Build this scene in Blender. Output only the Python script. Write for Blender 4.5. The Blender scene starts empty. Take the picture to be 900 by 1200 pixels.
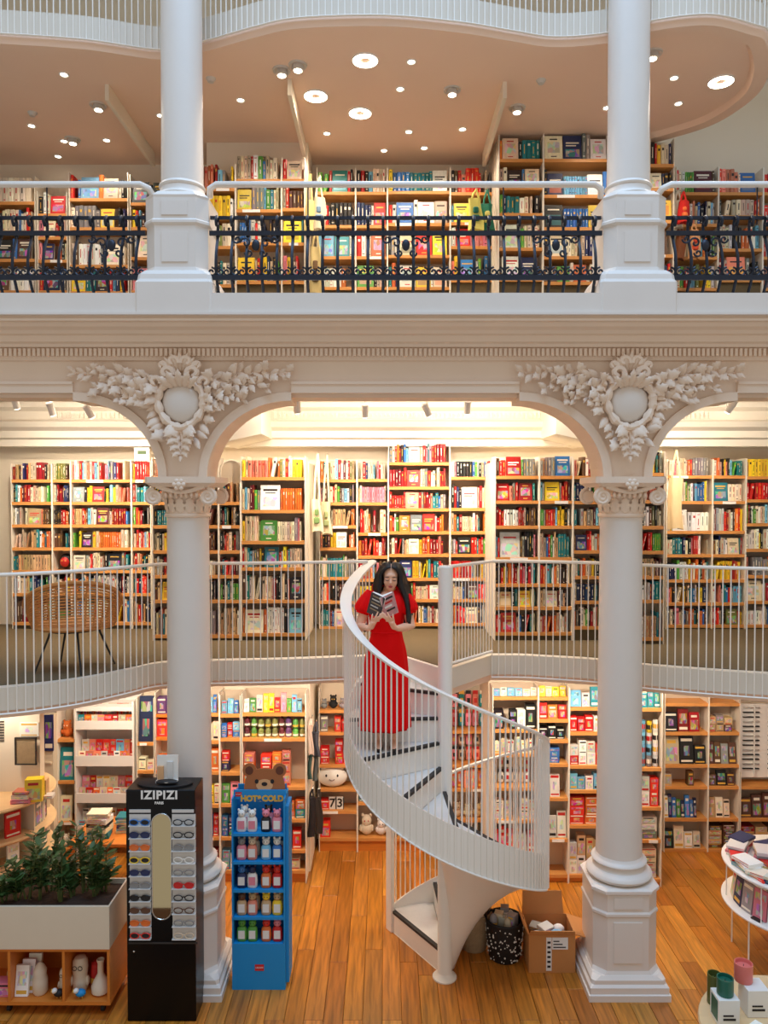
import bpy, math, random
from mathutils import Vector, Matrix, Euler, noise
R = math.radians
random.seed(7)
scn = bpy.context.scene
C = scn.collection

# ------------------------------------------------------------------ camera, world, exposure
ZC, PITCH, FPX = 4.41, R(1.3), 900.0
cam = bpy.data.cameras.new('camera'); cam.sensor_fit = 'VERTICAL'; cam.sensor_height = 36.0
cam.lens = FPX / 1200.0 * 36.0
cam_o = bpy.data.objects.new('camera', cam); C.objects.link(cam_o)
cam_o.location = (0, 0, ZC); cam_o.rotation_euler = (R(90) - PITCH, 0, 0)
cam.clip_start = 0.05
scn.camera = cam_o
scn.view_settings.view_transform = 'Standard'; scn.view_settings.look = 'None'
scn.view_settings.gamma = 1.0; scn.view_settings.use_curve_mapping = False
scn.view_settings.exposure = 0.0
try:
    scn.cycles.use_denoising = True
    scn.cycles.max_bounces = 6; scn.cycles.diffuse_bounces = 4
    scn.cycles.sample_clamp_indirect = 4.0
except Exception: pass
W = bpy.data.worlds.new('world'); scn.world = W; W.use_nodes = True
bg = W.node_tree.nodes['Background']
bg.inputs[0].default_value = (1.0, 0.945, 0.885, 1); bg.inputs[1].default_value = 0.46

WARM = (1.0, 0.86, 0.69)
def lamp(name, kind, loc, power, color=WARM, rot=None, parent=None, **kw):
    d = bpy.data.lights.new(name, kind); d.energy = power; d.color = color
    for k, v in kw.items(): setattr(d, k, v)
    o = bpy.data.objects.new(name, d); C.objects.link(o); o.location = loc
    if rot: o.rotation_euler = rot
    return o
# daylight falling through the glass roof of the atrium, high above the frame
lamp('skylight', 'AREA', (0.3, 3.2, 14.5), 1250, (0.36, 0.63, 1.0), (R(-8), 0, 0), shape='RECTANGLE', size=9, size_y=7)

# ------------------------------------------------------------------ helpers
cP, sP = math.cos(PITCH), math.sin(PITCH)
def at(px, py, Y):
    v = (600 - py) / FPX; t = Y / (cP + sP * v)
    return Vector(((px - 450) / FPX * t, Y, ZC + t * (-sP + cP * v)))
def onz(px, py, z):
    v = (600 - py) / FPX; t = (z - ZC) / (-sP + cP * v)
    return Vector(((px - 450) / FPX * t, t * (cP + sP * v), z))
def proj(p):
    d = p[1] * cP - (p[2] - ZC) * sP; w = p[1] * sP + (p[2] - ZC) * cP
    return (450 + FPX * p[0] / d, 600 - FPX * w / d, d)
def xz(px, py, Y): p = at(px, py, Y); return p.x, p.z
def lin(c):
    r = []
    for k in c[:3]:
        k = k / 255.0
        r.append(k / 12.92 if k <= 0.04045 else ((k + 0.055) / 1.055) ** 2.4)
    return (r[0], r[1], r[2], 1.0)
def lerp(a, b, t): return a + (b - a) * t

M = {}
def mat(name, col, rough=0.5, metal=0.0, var=0.0, vscale=6.0, bump=0.0, bscale=40.0, emit=0.0, spec=None, stretch=None, coat=0.0):
    """procedural material: principled colour, soft noise variation, fine bump"""
    m = bpy.data.materials.new(name); m.use_nodes = True; nt = m.node_tree; b = nt.nodes['Principled BSDF']
    c = lin(col) if max(col) > 1.0 else tuple(col) + (1,)
    b.inputs['Base Color'].default_value = c; b.inputs['Roughness'].default_value = rough; b.inputs['Metallic'].default_value = metal
    if spec is not None: b.inputs['Specular IOR Level'].default_value = spec
    if coat: b.inputs['Coat Weight'].default_value = coat
    if emit:
        b.inputs['Emission Color'].default_value = c; b.inputs['Emission Strength'].default_value = emit
    if var or bump:
        tc = nt.nodes.new('ShaderNodeTexCoord'); mp = nt.nodes.new('ShaderNodeMapping')
        nt.links.new(tc.outputs['Object'], mp.inputs[0])
        if stretch: mp.inputs['Scale'].default_value = stretch
    if var:
        n = nt.nodes.new('ShaderNodeTexNoise'); n.inputs['Scale'].default_value = vscale; n.inputs['Detail'].default_value = 4
        nt.links.new(mp.outputs[0], n.inputs['Vector'])
        mx = nt.nodes.new('ShaderNodeMix'); mx.data_type = 'RGBA'
        mx.inputs[6].default_value = tuple(k * (1 - var) for k in c[:3]) + (1,)
        mx.inputs[7].default_value = tuple(min(1, k * (1 + var)) for k in c[:3]) + (1,)
        nt.links.new(n.outputs['Fac'], mx.inputs[0]); nt.links.new(mx.outputs[2], b.inputs['Base Color'])
    if bump:
        n2 = nt.nodes.new('ShaderNodeTexNoise'); n2.inputs['Scale'].default_value = bscale; n2.inputs['Detail'].default_value = 3
        nt.links.new(mp.outputs[0], n2.inputs['Vector'])
        bp = nt.nodes.new('ShaderNodeBump'); bp.inputs['Strength'].default_value = bump; bp.inputs['Distance'].default_value = 0.01
        nt.links.new(n2.outputs['Fac'], bp.inputs['Height']); nt.links.new(bp.outputs['Normal'], b.inputs['Normal'])
    M[name] = m; return m
def mat_attr(name, rough=0.5):
    m = bpy.data.materials.new(name); m.use_nodes = True; nt = m.node_tree; b = nt.nodes['Principled BSDF']
    a = nt.nodes.new('ShaderNodeAttribute'); a.attribute_name = 'Col'; nt.links.new(a.outputs['Color'], b.inputs['Base Color'])
    b.inputs['Roughness'].default_value = rough; M[name] = m
def mat_obj(name, rough=0.5, mul=1.0, grain=0.0, gscale=(30, 3, 30), coat=0.0):
    """colour from the object's own colour, optional grain"""
    m = bpy.data.materials.new(name); m.use_nodes = True; nt = m.node_tree; b = nt.nodes['Principled BSDF']
    oi = nt.nodes.new('ShaderNodeObjectInfo'); src = oi.outputs['Color']
    if grain:
        tc = nt.nodes.new('ShaderNodeTexCoord'); mp = nt.nodes.new('ShaderNodeMapping'); mp.inputs['Scale'].default_value = gscale
        nt.links.new(tc.outputs['Object'], mp.inputs[0])
        ad = nt.nodes.new('ShaderNodeVectorMath'); ad.operation = 'ADD'
        nt.links.new(mp.outputs[0], ad.inputs[0]); nt.links.new(oi.outputs['Location'], ad.inputs[1])
        n = nt.nodes.new('ShaderNodeTexNoise'); n.inputs['Scale'].default_value = 1.0; n.inputs['Detail'].default_value = 6
        n.inputs['Distortion'].default_value = 0.6
        nt.links.new(ad.outputs[0], n.inputs['Vector'])
        rm = nt.nodes.new('ShaderNodeMapRange'); rm.inputs[1].default_value = 0.3; rm.inputs[2].default_value = 0.7
        rm.inputs[3].default_value = 1 - grain; rm.inputs[4].default_value = 1 + grain
        nt.links.new(n.outputs['Fac'], rm.inputs[0])
        vm = nt.nodes.new('ShaderNodeVectorMath'); vm.operation = 'SCALE'
        nt.links.new(src, vm.inputs[0]); nt.links.new(rm.outputs[0], vm.inputs['Scale']); src = vm.outputs[0]
    nt.links.new(src, b.inputs['Base Color']); b.inputs['Roughness'].default_value = rough
    if coat: b.inputs['Coat Weight'].default_value = coat; b.inputs['Coat Roughness'].default_value = 0.25
    M[name] = m

ORG = {}
def org(o): return ORG.get(o.name, Vector((0, 0, 0))) if o else Vector((0, 0, 0))
class MB:
    def __init__(s): s.v = []; s.f = []; s.m = []; s.c = []
    def add(s, vs, fs, m=0, c=None):
        n = len(s.v); s.v.extend([tuple(p) for p in vs])
        for f in fs: s.f.append(tuple(i + n for i in f)); s.m.append(m); s.c.append(c)
        return s
    def box(s, x0, y0, z0, x1, y1, z1, m=0, c=None, T=None):
        vs = [(x, y, z) for z in (z0, z1) for y in (y0, y1) for x in (x0, x1)]
        if T is not None: vs = [T @ Vector(p) for p in vs]
        return s.add(vs, [(0, 2, 3, 1), (4, 5, 7, 6), (0, 1, 5, 4), (2, 6, 7, 3), (0, 4, 6, 2), (1, 3, 7, 5)], m, c)
    def cbox(s, cx, cy, z0, w, d, h, m=0, c=None, rz=0.0):
        T = Matrix.Translation((cx, cy, z0)) @ Matrix.Rotation(rz, 4, 'Z')
        return s.box(-w/2, -d/2, 0, w/2, d/2, h, m, c, T)
    def rbox(s, x0, y0, z0, x1, y1, z1, b=0.01, m=0, T=None):
        """box with chamfered edges"""
        o = len(s.v); vs = []; idx = {}
        for i in (0, 1):
            for j in (0, 1):
                for k in (0, 1):
                    X, Y, Z = (x0, x1)[i], (y0, y1)[j], (z0, z1)[k]
                    sx, sy, sz = (b, -b)[i], (b, -b)[j], (b, -b)[k]
                    for a, p in enumerate(((X, Y + sy, Z + sz), (X + sx, Y, Z + sz), (X + sx, Y + sy, Z))):
                        idx[i, j, k, a] = len(vs); vs.append(p)
        fs = []
        for i in (0, 1):
            fs.append([idx[i, j, k, 0] for j, k in ((0, 0), (1, 0), (1, 1), (0, 1))])
            fs.append([idx[j, i, k, 1] for j, k in ((0, 0), (1, 0), (1, 1), (0, 1))])
            fs.append([idx[j, k, i, 2] for j, k in ((0, 0), (1, 0), (1, 1), (0, 1))])
            for k in (0, 1):
                fs.append([idx[i, k, 0, 0], idx[i, k, 1, 0], idx[i, k, 1, 1], idx[i, k, 0, 1]])
                fs.append([idx[i, 0, k, 0], idx[i, 1, k, 0], idx[i, 1, k, 2], idx[i, 0, k, 2]])
                fs.append([idx[0, i, k, 1], idx[1, i, k, 1], idx[1, i, k, 2], idx[0, i, k, 2]])
                for l in (0, 1): fs.append([idx[i, k, l, 0], idx[i, k, l, 1], idx[i, k, l, 2]])
        ctr = Vector(((x0+x1)/2, (y0+y1)/2, (z0+z1)/2)); out = []
        for f in fs:
            p = [Vector(vs[q]) for q in f]; nrm = (p[1]-p[0]).cross(p[2]-p[0]); mid = sum(p, Vector())/len(p)
            out.append(f if nrm.dot(mid-ctr) > 0 else f[::-1])
        if T is not None: vs = [T @ Vector(p) for p in vs]
        return s.add(vs, out, m)
    def tube(s, pts, r, n=8, m=0, closed=False, cap=True, c=None, flat=None):
        """tube along a path; r number or list; flat=(a,b) squashes the section (side, up)"""
        pts = [Vector(p) for p in pts]; k = len(pts); rs = r if isinstance(r, (list, tuple)) else [r] * k
        rings = []; up = Vector((0, 0, 1)); prev = None
        for i, p in enumerate(pts):
            a = pts[(i - 1) % k] if (closed or i > 0) else p; b = pts[(i + 1) % k] if (closed or i < k - 1) else p
            t = (b - a)
            if t.length < 1e-9: t = Vector((0, 0, 1))
            t.normalize()
            if prev is None:
                ref = up if abs(t.z) < 0.93 else Vector((0, 1, 0)); u = ref.cross(t).normalized()
            else:
                u = prev - t * prev.dot(t)
                if u.length < 1e-6: u = up.cross(t)
                u.normalize()
            prev = u; w = t.cross(u); fa, fb = flat or (1, 1)
            rings.append([p + (u * math.cos(q) * fa + w * math.sin(q) * fb) * rs[i] for q in [2 * math.pi * j / n for j in range(n)]])
        return s.loft(rings, m, closed, cap, c)
    def loft(s, rings, m=0, closed=False, cap=True, c=None):
        n = len(rings[0]); vs = [p for r in rings for p in r]; fs = []; k = len(rings)
        for i in range(k if closed else k - 1):
            for j in range(n):
                a, b = i * n + j, i * n + (j + 1) % n; d, e = ((i + 1) % k) * n + j, ((i + 1) % k) * n + (j + 1) % n
                fs.append((a, b, e, d))
        if cap and not closed:
            fs.append(tuple(range(n))[::-1]); fs.append(tuple(range((k - 1) * n, k * n)))
        return s.add(vs, fs, m, c)
    def lathe(s, prof, n=24, loc=(0, 0, 0), m=0, c=None, cap=True, rot=0.0):
        L = Vector(loc)
        rings = [[L + Vector((r * math.cos(rot + 2*math.pi*j/n), r * math.sin(rot + 2*math.pi*j/n), z)) for j in range(n)] for r, z in prof]
        return s.loft(rings, m, False, cap, c)
    def ell(s, loc, rad, n=12, k=8, m=0, c=None, T=None):
        L = Vector(loc); rings = []
        for i in range(k + 1):
            a = math.pi * (i + (0.04 if i == 0 else -0.04 if i == k else 0)) / k - math.pi / 2
            rings.append([Vector((rad[0]*math.cos(a)*math.cos(2*math.pi*j/n), rad[1]*math.cos(a)*math.sin(2*math.pi*j/n), rad[2]*math.sin(a))) for j in range(n)])
        rings = [[L + (T @ p if T is not None else p) for p in r] for r in rings]
        return s.loft(rings, m, False, True, c)
    def prism(s, poly, h0, h1, axis='z', m=0, c=None):
        """extrude a 2-D polygon; axis z: (x,y); axis y: (x,z) from y=h0..h1; axis x: (y,z)"""
        def P(p, h): return (p[0], p[1], h) if axis == 'z' else (p[0], h, p[1]) if axis == 'y' else (h, p[0], p[1])
        n = len(poly); vs = [P(p, h0) for p in poly] + [P(p, h1) for p in poly]
        fs = [tuple(range(n))[::-1], tuple(range(n, 2*n))] + [(i, (i+1) % n, n + (i+1) % n, n + i) for i in range(n)]
        return s.add(vs, fs, m, c)
    def mesh(s, name, mats, smooth=False, off=None, angle=35):
        me = bpy.data.meshes.new(name); o = off or Vector((0, 0, 0))
        me.from_pydata([(p[0]-o.x, p[1]-o.y, p[2]-o.z) for p in s.v], [], s.f)
        for m in (mats if isinstance(mats, (list, tuple)) else [mats]): me.materials.append(M[m] if isinstance(m, str) else m)
        if any(s.m): me.polygons.foreach_set('material_index', s.m)
        if any(k is not None for k in s.c):
            ca = me.color_attributes.new('Col', 'FLOAT_COLOR', 'CORNER'); d = []
            for f, k in zip(s.f, s.c): d.extend(tuple((k or (0.5, 0.5, 0.5, 1))) * len(f))
            ca.data.foreach_set('color', d)
        me.update(); me.validate()
        import bmesh
        if not getattr(s, 'keepn', False):
            bm = bmesh.new(); bm.from_mesh(me); bmesh.ops.recalc_face_normals(bm, faces=bm.faces); bm.to_mesh(me); bm.free()
        if smooth:
            me.polygons.foreach_set('use_smooth', [True] * len(me.polygons))
            try: me.set_sharp_from_angle(angle=R(angle))
            except Exception: pass
        return me
    def build(s, name, mats, parent=None, smooth=False, angle=35, loc=None):
        L = Vector(loc) if loc is not None else Vector((0, 0, 0)) if parent is None else org(parent)
        me = s.mesh(name, mats, smooth, L, angle)
        return link(name, me, parent, L)
def link(name, me, parent=None, L=None, color=None):
    """link a mesh whose origin is at world point L"""
    o = bpy.data.objects.new(name, me); C.objects.link(o); L = Vector(L or (0, 0, 0)); ORG[o.name] = L.copy()
    if parent is not None: o.parent = parent; o.location = L - org(parent)
    else: o.location = L
    if color is not None: o.color = color
    return o
def tag(o, label=None, cat=None, group=None, kind=None):
    if label: o['label'] = label
    if cat: o['category'] = cat
    if group: o['group'] = group
    if kind: o['kind'] = kind
    return o
def thing(name, loc, label, cat, group=None, kind=None):
    o = bpy.data.objects.new(name, None); C.objects.link(o); o.location = loc; o.empty_display_size = 0.1
    ORG[o.name] = Vector(loc); return tag(o, label, cat, group, kind)
def bez(pts, n=8):
    """smooth Catmull-Rom path through points"""
    P = [Vector(p) for p in pts]; out = []
    for i in range(len(P) - 1):
        p0, p1, p2, p3 = P[max(i-1, 0)], P[i], P[i+1], P[min(i+2, len(P)-1)]
        for k in range(n):
            t = k / n
            out.append(0.5 * ((2*p1) + (p2-p0)*t + (2*p0-5*p1+4*p2-p3)*t*t + (-p0+3*p1-3*p2+p3)*t**3))
    out.append(P[-1]); return out
def resample(path, step):
    """points every step along a path, with arc length"""
    out = []; acc = 0.0; nxt = 0.0
    for a, b in zip(path, path[1:]):
        d = (b - a).length
        while nxt <= acc + d + 1e-9:
            out.append(a.lerp(b, (nxt - acc) / d if d else 0)); nxt += step
        acc += d
    return out
def spiral(c, r0, r1, a0, a1, n=14, plane='xz'):
    pts = []
    for i in range(n + 1):
        t = i / n; r = lerp(r0, r1, t); a = lerp(a0, a1, t)
        u, w = r * math.cos(a), r * math.sin(a)
        pts.append(Vector(c) + (Vector((u, 0, w)) if plane == 'xz' else Vector((u, w, 0)) if plane == 'xy' else Vector((0, u, w))))
    return pts
def text_mesh(s, size, extrude=0.002, bold=0.0, align='CENTER', space=1.0):
    cu = bpy.data.curves.new('lettering', 'FONT'); cu.body = s; cu.size = size; cu.extrude = extrude; cu.offset = bold
    cu.align_x = align; cu.align_y = 'CENTER'; cu.space_character = space; cu.resolution_u = 3
    o = bpy.data.objects.new('lettering', cu); C.objects.link(o); dg = bpy.context.evaluated_depsgraph_get()
    me = bpy.data.meshes.new_from_object(o.evaluated_get(dg)); bpy.data.objects.remove(o); bpy.data.curves.remove(cu)
    return me
def lettering(name, s, size, loc, m, parent, rx=90, rz=0, extrude=0.002, bold=0.0, space=1.0, rxyz=None):
    me = text_mesh(s, size, extrude, bold, space=space); me.materials.clear(); me.materials.append(M[m])
    o = link(name, me, parent, loc); o.rotation_euler = rxyz or (R(rx), 0, R(rz)); return o

# ------------------------------------------------------------------ materials
mat('plaster', (240, 217, 194), 0.55, var=0.05, vscale=2.5, bump=0.08, bscale=60)
mat('column_paint', (230, 220, 209), 0.42, var=0.04, vscale=3, bump=0.05, bscale=30)
mat('wall_cream', (240, 226, 204), 0.7, var=0.04, vscale=1.5)
mat('cornice_white', (244, 236, 222), 0.6, var=0.02, vscale=4)
mat('soffit_tan', (246, 212, 186), 0.6, var=0.03, vscale=1.2)
mat('white_steel', (246, 238, 226), 0.35, var=0.02, vscale=5)
mat('fascia_cream', (226, 214, 196), 0.5, var=0.03, vscale=3)
mat('carpet', (104, 88, 62), 0.95, var=0.12, vscale=25, bump=0.3, bscale=180)
mat('tread_grey', (222, 218, 212), 0.55, var=0.05, vscale=18)
mat('nosing_dark', (52, 47, 44), 0.7)
mat('iron', (48, 52, 62), 0.42, 0.6, var=0.15, vscale=14)
mat('shelf_wood', (216, 148, 78), 0.45, var=0.12, vscale=4, stretch=(1, 8, 20))
mat('wood_orange', (214, 126, 46), 0.42, var=0.12, vscale=3, stretch=(1, 6, 18))
mat('case_white', (238, 228, 212), 0.5, var=0.02, vscale=4)
mat('case_back', (214, 196, 172), 0.7, var=0.04, vscale=3)
mat('lamp_white', (250, 246, 240), 0.4)
mat('lamp_glow', (255, 240, 214), 0.4, emit=14.0)
mat('lamp_metal', (214, 206, 196), 0.4, 0.15)
mat('subfloor', (92, 50, 20), 0.7)
mat_obj('plank', 0.36, grain=0.34, gscale=(30, 2.2, 10), coat=0.12)
mat_attr('printed', 0.45)
def mat_art(name):
    m = bpy.data.materials.new(name); m.use_nodes = True; nt = m.node_tree; b = nt.nodes['Principled BSDF']
    oi = nt.nodes.new('ShaderNodeObjectInfo'); tc = nt.nodes.new('ShaderNodeTexCoord')
    vo = nt.nodes.new('ShaderNodeTexVoronoi'); vo.voronoi_dimensions = '4D'; vo.inputs['Scale'].default_value = 4.5
    mu = nt.nodes.new('ShaderNodeMath'); mu.operation = 'MULTIPLY'; mu.inputs[1].default_value = 57.0
    nt.links.new(oi.outputs['Random'], mu.inputs[0]); nt.links.new(mu.outputs[0], vo.inputs['W']); nt.links.new(tc.outputs['Generated'], vo.inputs['Vector'])
    mx = nt.nodes.new('ShaderNodeMix'); mx.data_type = 'RGBA'; mx.inputs[0].default_value = 0.5
    nt.links.new(oi.outputs['Color'], mx.inputs[6]); nt.links.new(vo.outputs['Color'], mx.inputs[7]); nt.links.new(mx.outputs[2], b.inputs['Base Color'])
    b.inputs['Roughness'].default_value = 0.45; M[name] = m
mat_art('artprint')
mat_obj('cover', 0.42, grain=0.10, gscale=(9, 9, 5))
mat('paper', (236, 226, 204), 0.8, var=0.08, vscale=60, stretch=(1, 1, 0.1))
mat('ink_dark', (34, 28, 28), 0.6)
mat('ink_light', (244, 234, 214), 0.6)
mat('ink_gold', (226, 176, 70), 0.5)
mat('ink_red', (196, 36, 32), 0.5)
# ================================================================== STRUCTURE
ZM, ZU, ZT = 2.82, 6.08, 8.50          # mezzanine floor, upper floor, soffit of the top gallery
XL, XR = -1.768, 2.14                  # column axes
def zz(py, Y): return at(450, py, Y).z
# ---- ground floor: dark base with separate oak planks
fl = tag(MB().box(-6, 4.5, -0.12, 6, 9.9, -0.022).build('floor', 'subfloor'), 'orange oak plank floor of the ground level', None, None, 'structure')
rng = random.Random(3)
PW = 0.165; plank_meshes = {}
def plank_mesh(L):
    if L not in plank_meshes:
        plank_meshes[L] = MB().rbox(0.0015, 0, -0.022, PW - 0.0015, L - 0.003, 0.0, 0.003).mesh('plank', 'plank')
    return plank_meshes[L]
nx = int(9.6 / PW)
for i in range(nx):
    x = -4.8 + i * PW; y = 5.55 - rng.choice((0, 0.4, 0.8, 1.2, 1.6)) * 0.5
    while y < 9.75:
        L = rng.choice((1.2, 1.6, 2.0)); k = rng.uniform(0.86, 1.06); h = rng.uniform(-4, 6)
        base = rng.choice(((196, 122, 42), (188, 114, 36), (198, 128, 50), (182, 108, 34), (192, 120, 44)))
        link('plank', plank_mesh(L), fl, (x, y, 0), lin([min(255, (base[0]) * k), min(255, (base[1] + h) * k), base[2] * k]))
        y += L
# ---- back walls, side walls, ceilings
def struct(name, mb, m, label=None, smooth=False):
    o = mb.build(name, m, None, smooth); return tag(o, label, None, None, 'structure')
struct('wall_back_ground', MB().box(-6, 9.74, 0, 6, 9.85, 2.6), 'wall_cream')
struct('wall_back_mezzanine', MB().box(-6, 9.36, 2.6, 6, 9.85, 5.62), 'wall_cream')
struct('wall_back_upper', MB().box(-6, 9.62, 5.62, 6, 9.85, 11.2), 'wall_cream')
struct('wall_left', MB().box(-6.1, 4.5, 0, -6, 9.9, 11.2), 'wall_cream')
struct('wall_right', MB().box(6, 4.5, 0, 6.1, 9.9, 11.2), 'wall_cream')
struct('ceiling_mezzanine', MB().box(-6, 7.15, 5.62, 6, 9.36, 5.72), 'cornice_white')
struct('floor_upper', MB().box(-6, 6.9, 5.72, 6, 9.62, ZU), 'carpet')
struct('ceiling_attic', MB().box(-6, 6.4, 11.1, 6, 9.9, 11.2), 'cornice_white')
# cornice running along the mezzanine back wall, in three bays
prof = [(9.36, 4.98), (9.10, 4.98), (9.10, 5.06), (9.06, 5.08), (9.06, 5.16), (9.0, 5.20), (8.97, 5.26), (9.14, 5.30), (9.14, 5.40), (9.08, 5.44), (9.08, 5.50), (9.36, 5.62)]
struct('trim_cornice', MB().prism(prof, -6, 6, 'x'), 'cornice_white')
mb = MB()
for i in range(150):
    x = -3.9 + i * 0.052
    mb.box(x, 9.115, 5.315, x + 0.03, 9.141, 5.385); mb.ell((x + 0.015, 9.118, 5.35), (0.011, 0.012, 0.02), 6, 4)
tag(mb.build('cornice_ornament', 'cornice_white', bpy.data.objects['trim_cornice']), None, None, None, 'stuff')
# corbels that carry the ceiling above the near bookcases
for (px0, px1, Yf) in ((256, 306, 8.28), (652, 700, 8.28)):
    x0, x1 = xz(px0, 510, Yf)[0], xz(px1, 510, Yf)[0]
    z0 = zz(519, Yf)
    mb = MB().prism([(x0, 5.62), (x0, z0), (x1, z0 + 0.10), (x1, 5.62)] if px0 < 400 else [(x0, 5.62), (x0, z0 + 0.10), (x1, z0), (x1, 5.62)], 8.3, 9.36, 'y')
    struct('trim_corbel', mb, 'cornice_white')
# ---- mezzanine slab with a wavy front
front_L = bez([(-4.6, 5.9), (-3.9, 6.02), (-3.17, 6.27), (-2.873, 6.41), (-2.596, 6.62), (-2.34, 6.93), (-2.109, 7.22), (-1.654, 7.31), (-1.028, 7.37), (-0.5, 7.46), (-0.16, 7.52)], 6)
front_L = [Vector((p[0], p[1], 0)) for p in [(q.x, q.y) for q in [Vector((a[0], a[1], 0)) for a in front_L]]]
front_R = [Vector((p[0], p[1], 0)) for p in bez([Vector((x, y, 0)) for x, y in ((1.065, 7.566), (1.35, 7.56), (1.591, 7.50), (2.048, 7.36), (2.399, 7.15), (2.873, 6.95), (3.407, 6.775), (4.0, 6.66), (4.7, 6.6))], 6)]
PC = Vector((0.554, 6.923, 0)); PR = 0.065; RS = 0.90; A0 = 123.0; DA = 30.0; NR = 13; RH = ZM / NR
def cyl(a, r, z): return Vector((PC.x + r * math.cos(R(a)), PC.y + r * math.sin(R(a)), z))
ring = [cyl(a, RS, 0) for a in (138, 133, 128, 123)]
edge = [Vector((-6, 5.6, 0))] + front_L + ring + [cyl(123, PR + 0.0, 0), cyl(52, PR, 0)] + front_R + [Vector((6, 6.5, 0))]
poly = [(p.x, p.y) for p in edge] + [(6, 9.7), (-6, 9.7)]
slab = struct('floor_mezzanine', MB().prism(poly, 2.63, ZM, 'z'), 'fascia_cream', 'mezzanine slab with a wavy cream front edge')
MB().prism([(p[0], p[1] + 0.05) for p in poly[:-2]] + [(6, 9.36), (-6, 9.36)], 2.56, 2.63, 'z').build('soffit', 'soffit_tan', slab)
MB().prism([(p[0], p[1] + 0.10) for p in poly[:-2]] + [(6, 9.36), (-6, 9.36)], ZM, ZM + 0.006, 'z').build('carpet', 'carpet', slab)
# ---- railings with thin square bars
def bar_mesh(h, t=0.0085): return MB().box(-t/2, -t/2, 0, t/2, t/2, h).mesh('bar', 'white_steel')
def railing(name, path, z0, z1, step, label, base, skip_first=False, kerb=None):
    t = thing(name, (base[0], base[1], z0), label, 'railing')
    bm_ = bar_mesh(z1 - z0)
    for i, p in enumerate(resample(path, step)):
        if skip_first and i == 0: continue
        link('bar', bm_, t, (p.x, p.y, z0))
    MB().tube([(p.x, p.y, z1) for p in path], 0.016, 8).build('handrail', 'white_steel', t, True)
    MB().tube([(p.x, p.y, z0 + 0.008) for p in path], 0.011, 6, flat=(1, 0.7)).build('bottom_rail', 'white_steel', t, True)
    return t
ZR = 3.755
off = lambda path, d: [Vector((p.x, p.y - d, 0)) for p in path]
railing('mezzanine_railing', [p for p in off(front_L, 0.022) if p.x > -3.9], 2.60, ZR, 0.066, 'white barred mezzanine railing curving past the rattan chair to the stair', (-2.0, 7.2))
side = [cyl(52, PR, 0), Vector((1.065, 7.566 - 0.022, 0))]
railing('mezzanine_railing', [p for p in off(front_R, 0.022) if p.x < 4.1], 2.60, ZR, 0.066, 'white barred mezzanine railing running rightwards from the stair pole', (2.0, 7.3))
ts = thing('landing_railing', (0.8, 7.2, ZM), 'short straight barred railing between stair pole and mezzanine railing', 'railing')
bm_ = bar_mesh(ZR - 2.86)
for i in range(1, 14):
    p = side[0].lerp(side[1], i / 14); link('bar', bm_, ts, (p.x, p.y, 2.86))
MB().tube([(p.x, p.y, ZR) for p in side], 0.016, 8).build('handrail', 'white_steel', ts, True)
MB().tube([(p.x, p.y, 2.865) for p in side], 0.014, 8).build('bottom_rail', 'white_steel', ts, True)

# ---- arcade: wall with quarter-round brackets over the columns
YW = 6.77
ZCAP, ZARC, ZLIN, ZTOP = 4.565, zz(470, YW), zz(461, YW), 5.74
def arc_pts(xc, sgn, hw0=0.215, hw1=0.955, n=14):
    out = []
    for i in range(n + 1):
        a = math.pi / 2 * i / n
        out.append((xc + sgn * (hw1 - (hw1 - hw0) * math.cos(a) ** 1.0), ZCAP + (ZARC - ZCAP) * math.sin(a)) if False else
                   (xc + sgn * (hw0 + (hw1 - hw0) * (1 - math.cos(a))), ZCAP + (ZARC - ZCAP) * math.sin(a)))
    return out          # from the capital up and out
out = [(-6, ZTOP), (-6, ZLIN)]
for xc in (XL, XR):
    out += [(xc - 0.955, ZLIN)] + arc_pts(xc, -1)[::-1] + arc_pts(xc, 1) + [(xc + 0.955, ZLIN)]
out += [(6, ZLIN), (6, ZTOP)]
arc = struct('wall_arcade', MB().prism(out, YW, 7.16, 'y'), 'plaster', 'cream plaster arcade wall with curved brackets over the columns')
# raised bands along the brackets and the lintel
for xc in (XL, XR):
    for sg in (-1, 1):
        pts = arc_pts(xc, sg, 0.215, 0.955, 16); inner = []
        for i, p in enumerate(pts):
            a = Vector(pts[max(i-1, 0)]); b = Vector(pts[min(i+1, len(pts)-1)]); t = (b - a).normalized()
            nrm = Vector((-t.y, t.x)) if sg > 0 else Vector((t.y, -t.x))
            inner.append((p[0] + nrm.x * 0.075, p[1] + nrm.y * 0.075))
        inner[0] = (inner[0][0], ZCAP); inner[-1] = (xc + sg * 0.955, inner[-1][1])
        mb = MB()
        mb.loft([[(p[0], YW + 0.002, p[1]), (p[0], YW - 0.03, p[1]), (q[0], YW - 0.03, q[1]), (lerp(p[0], q[0], 1.06), YW - 0.012, lerp(p[1], q[1], 1.06)), (q[0], YW + 0.002, q[1])] for p, q in zip(pts, inner)])
        mb.build('archivolt', 'plaster', arc)
for a, b in ((-6, XL - 0.955), (XL + 0.955, XR - 0.955), (XR + 0.955, 6)):
    MB().box(a, YW - 0.03, ZLIN, b, YW + 0.002, ZLIN + 0.075).box(a, YW - 0.042, ZLIN + 0.075, b, YW + 0.002, ZLIN + 0.1).build('lintel_band', 'plaster', arc)
    MB().box(a, YW + 0.06, ZLIN - 0.03, b, 7.1, ZLIN).build('lintel_soffit', 'plaster', arc)
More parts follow.
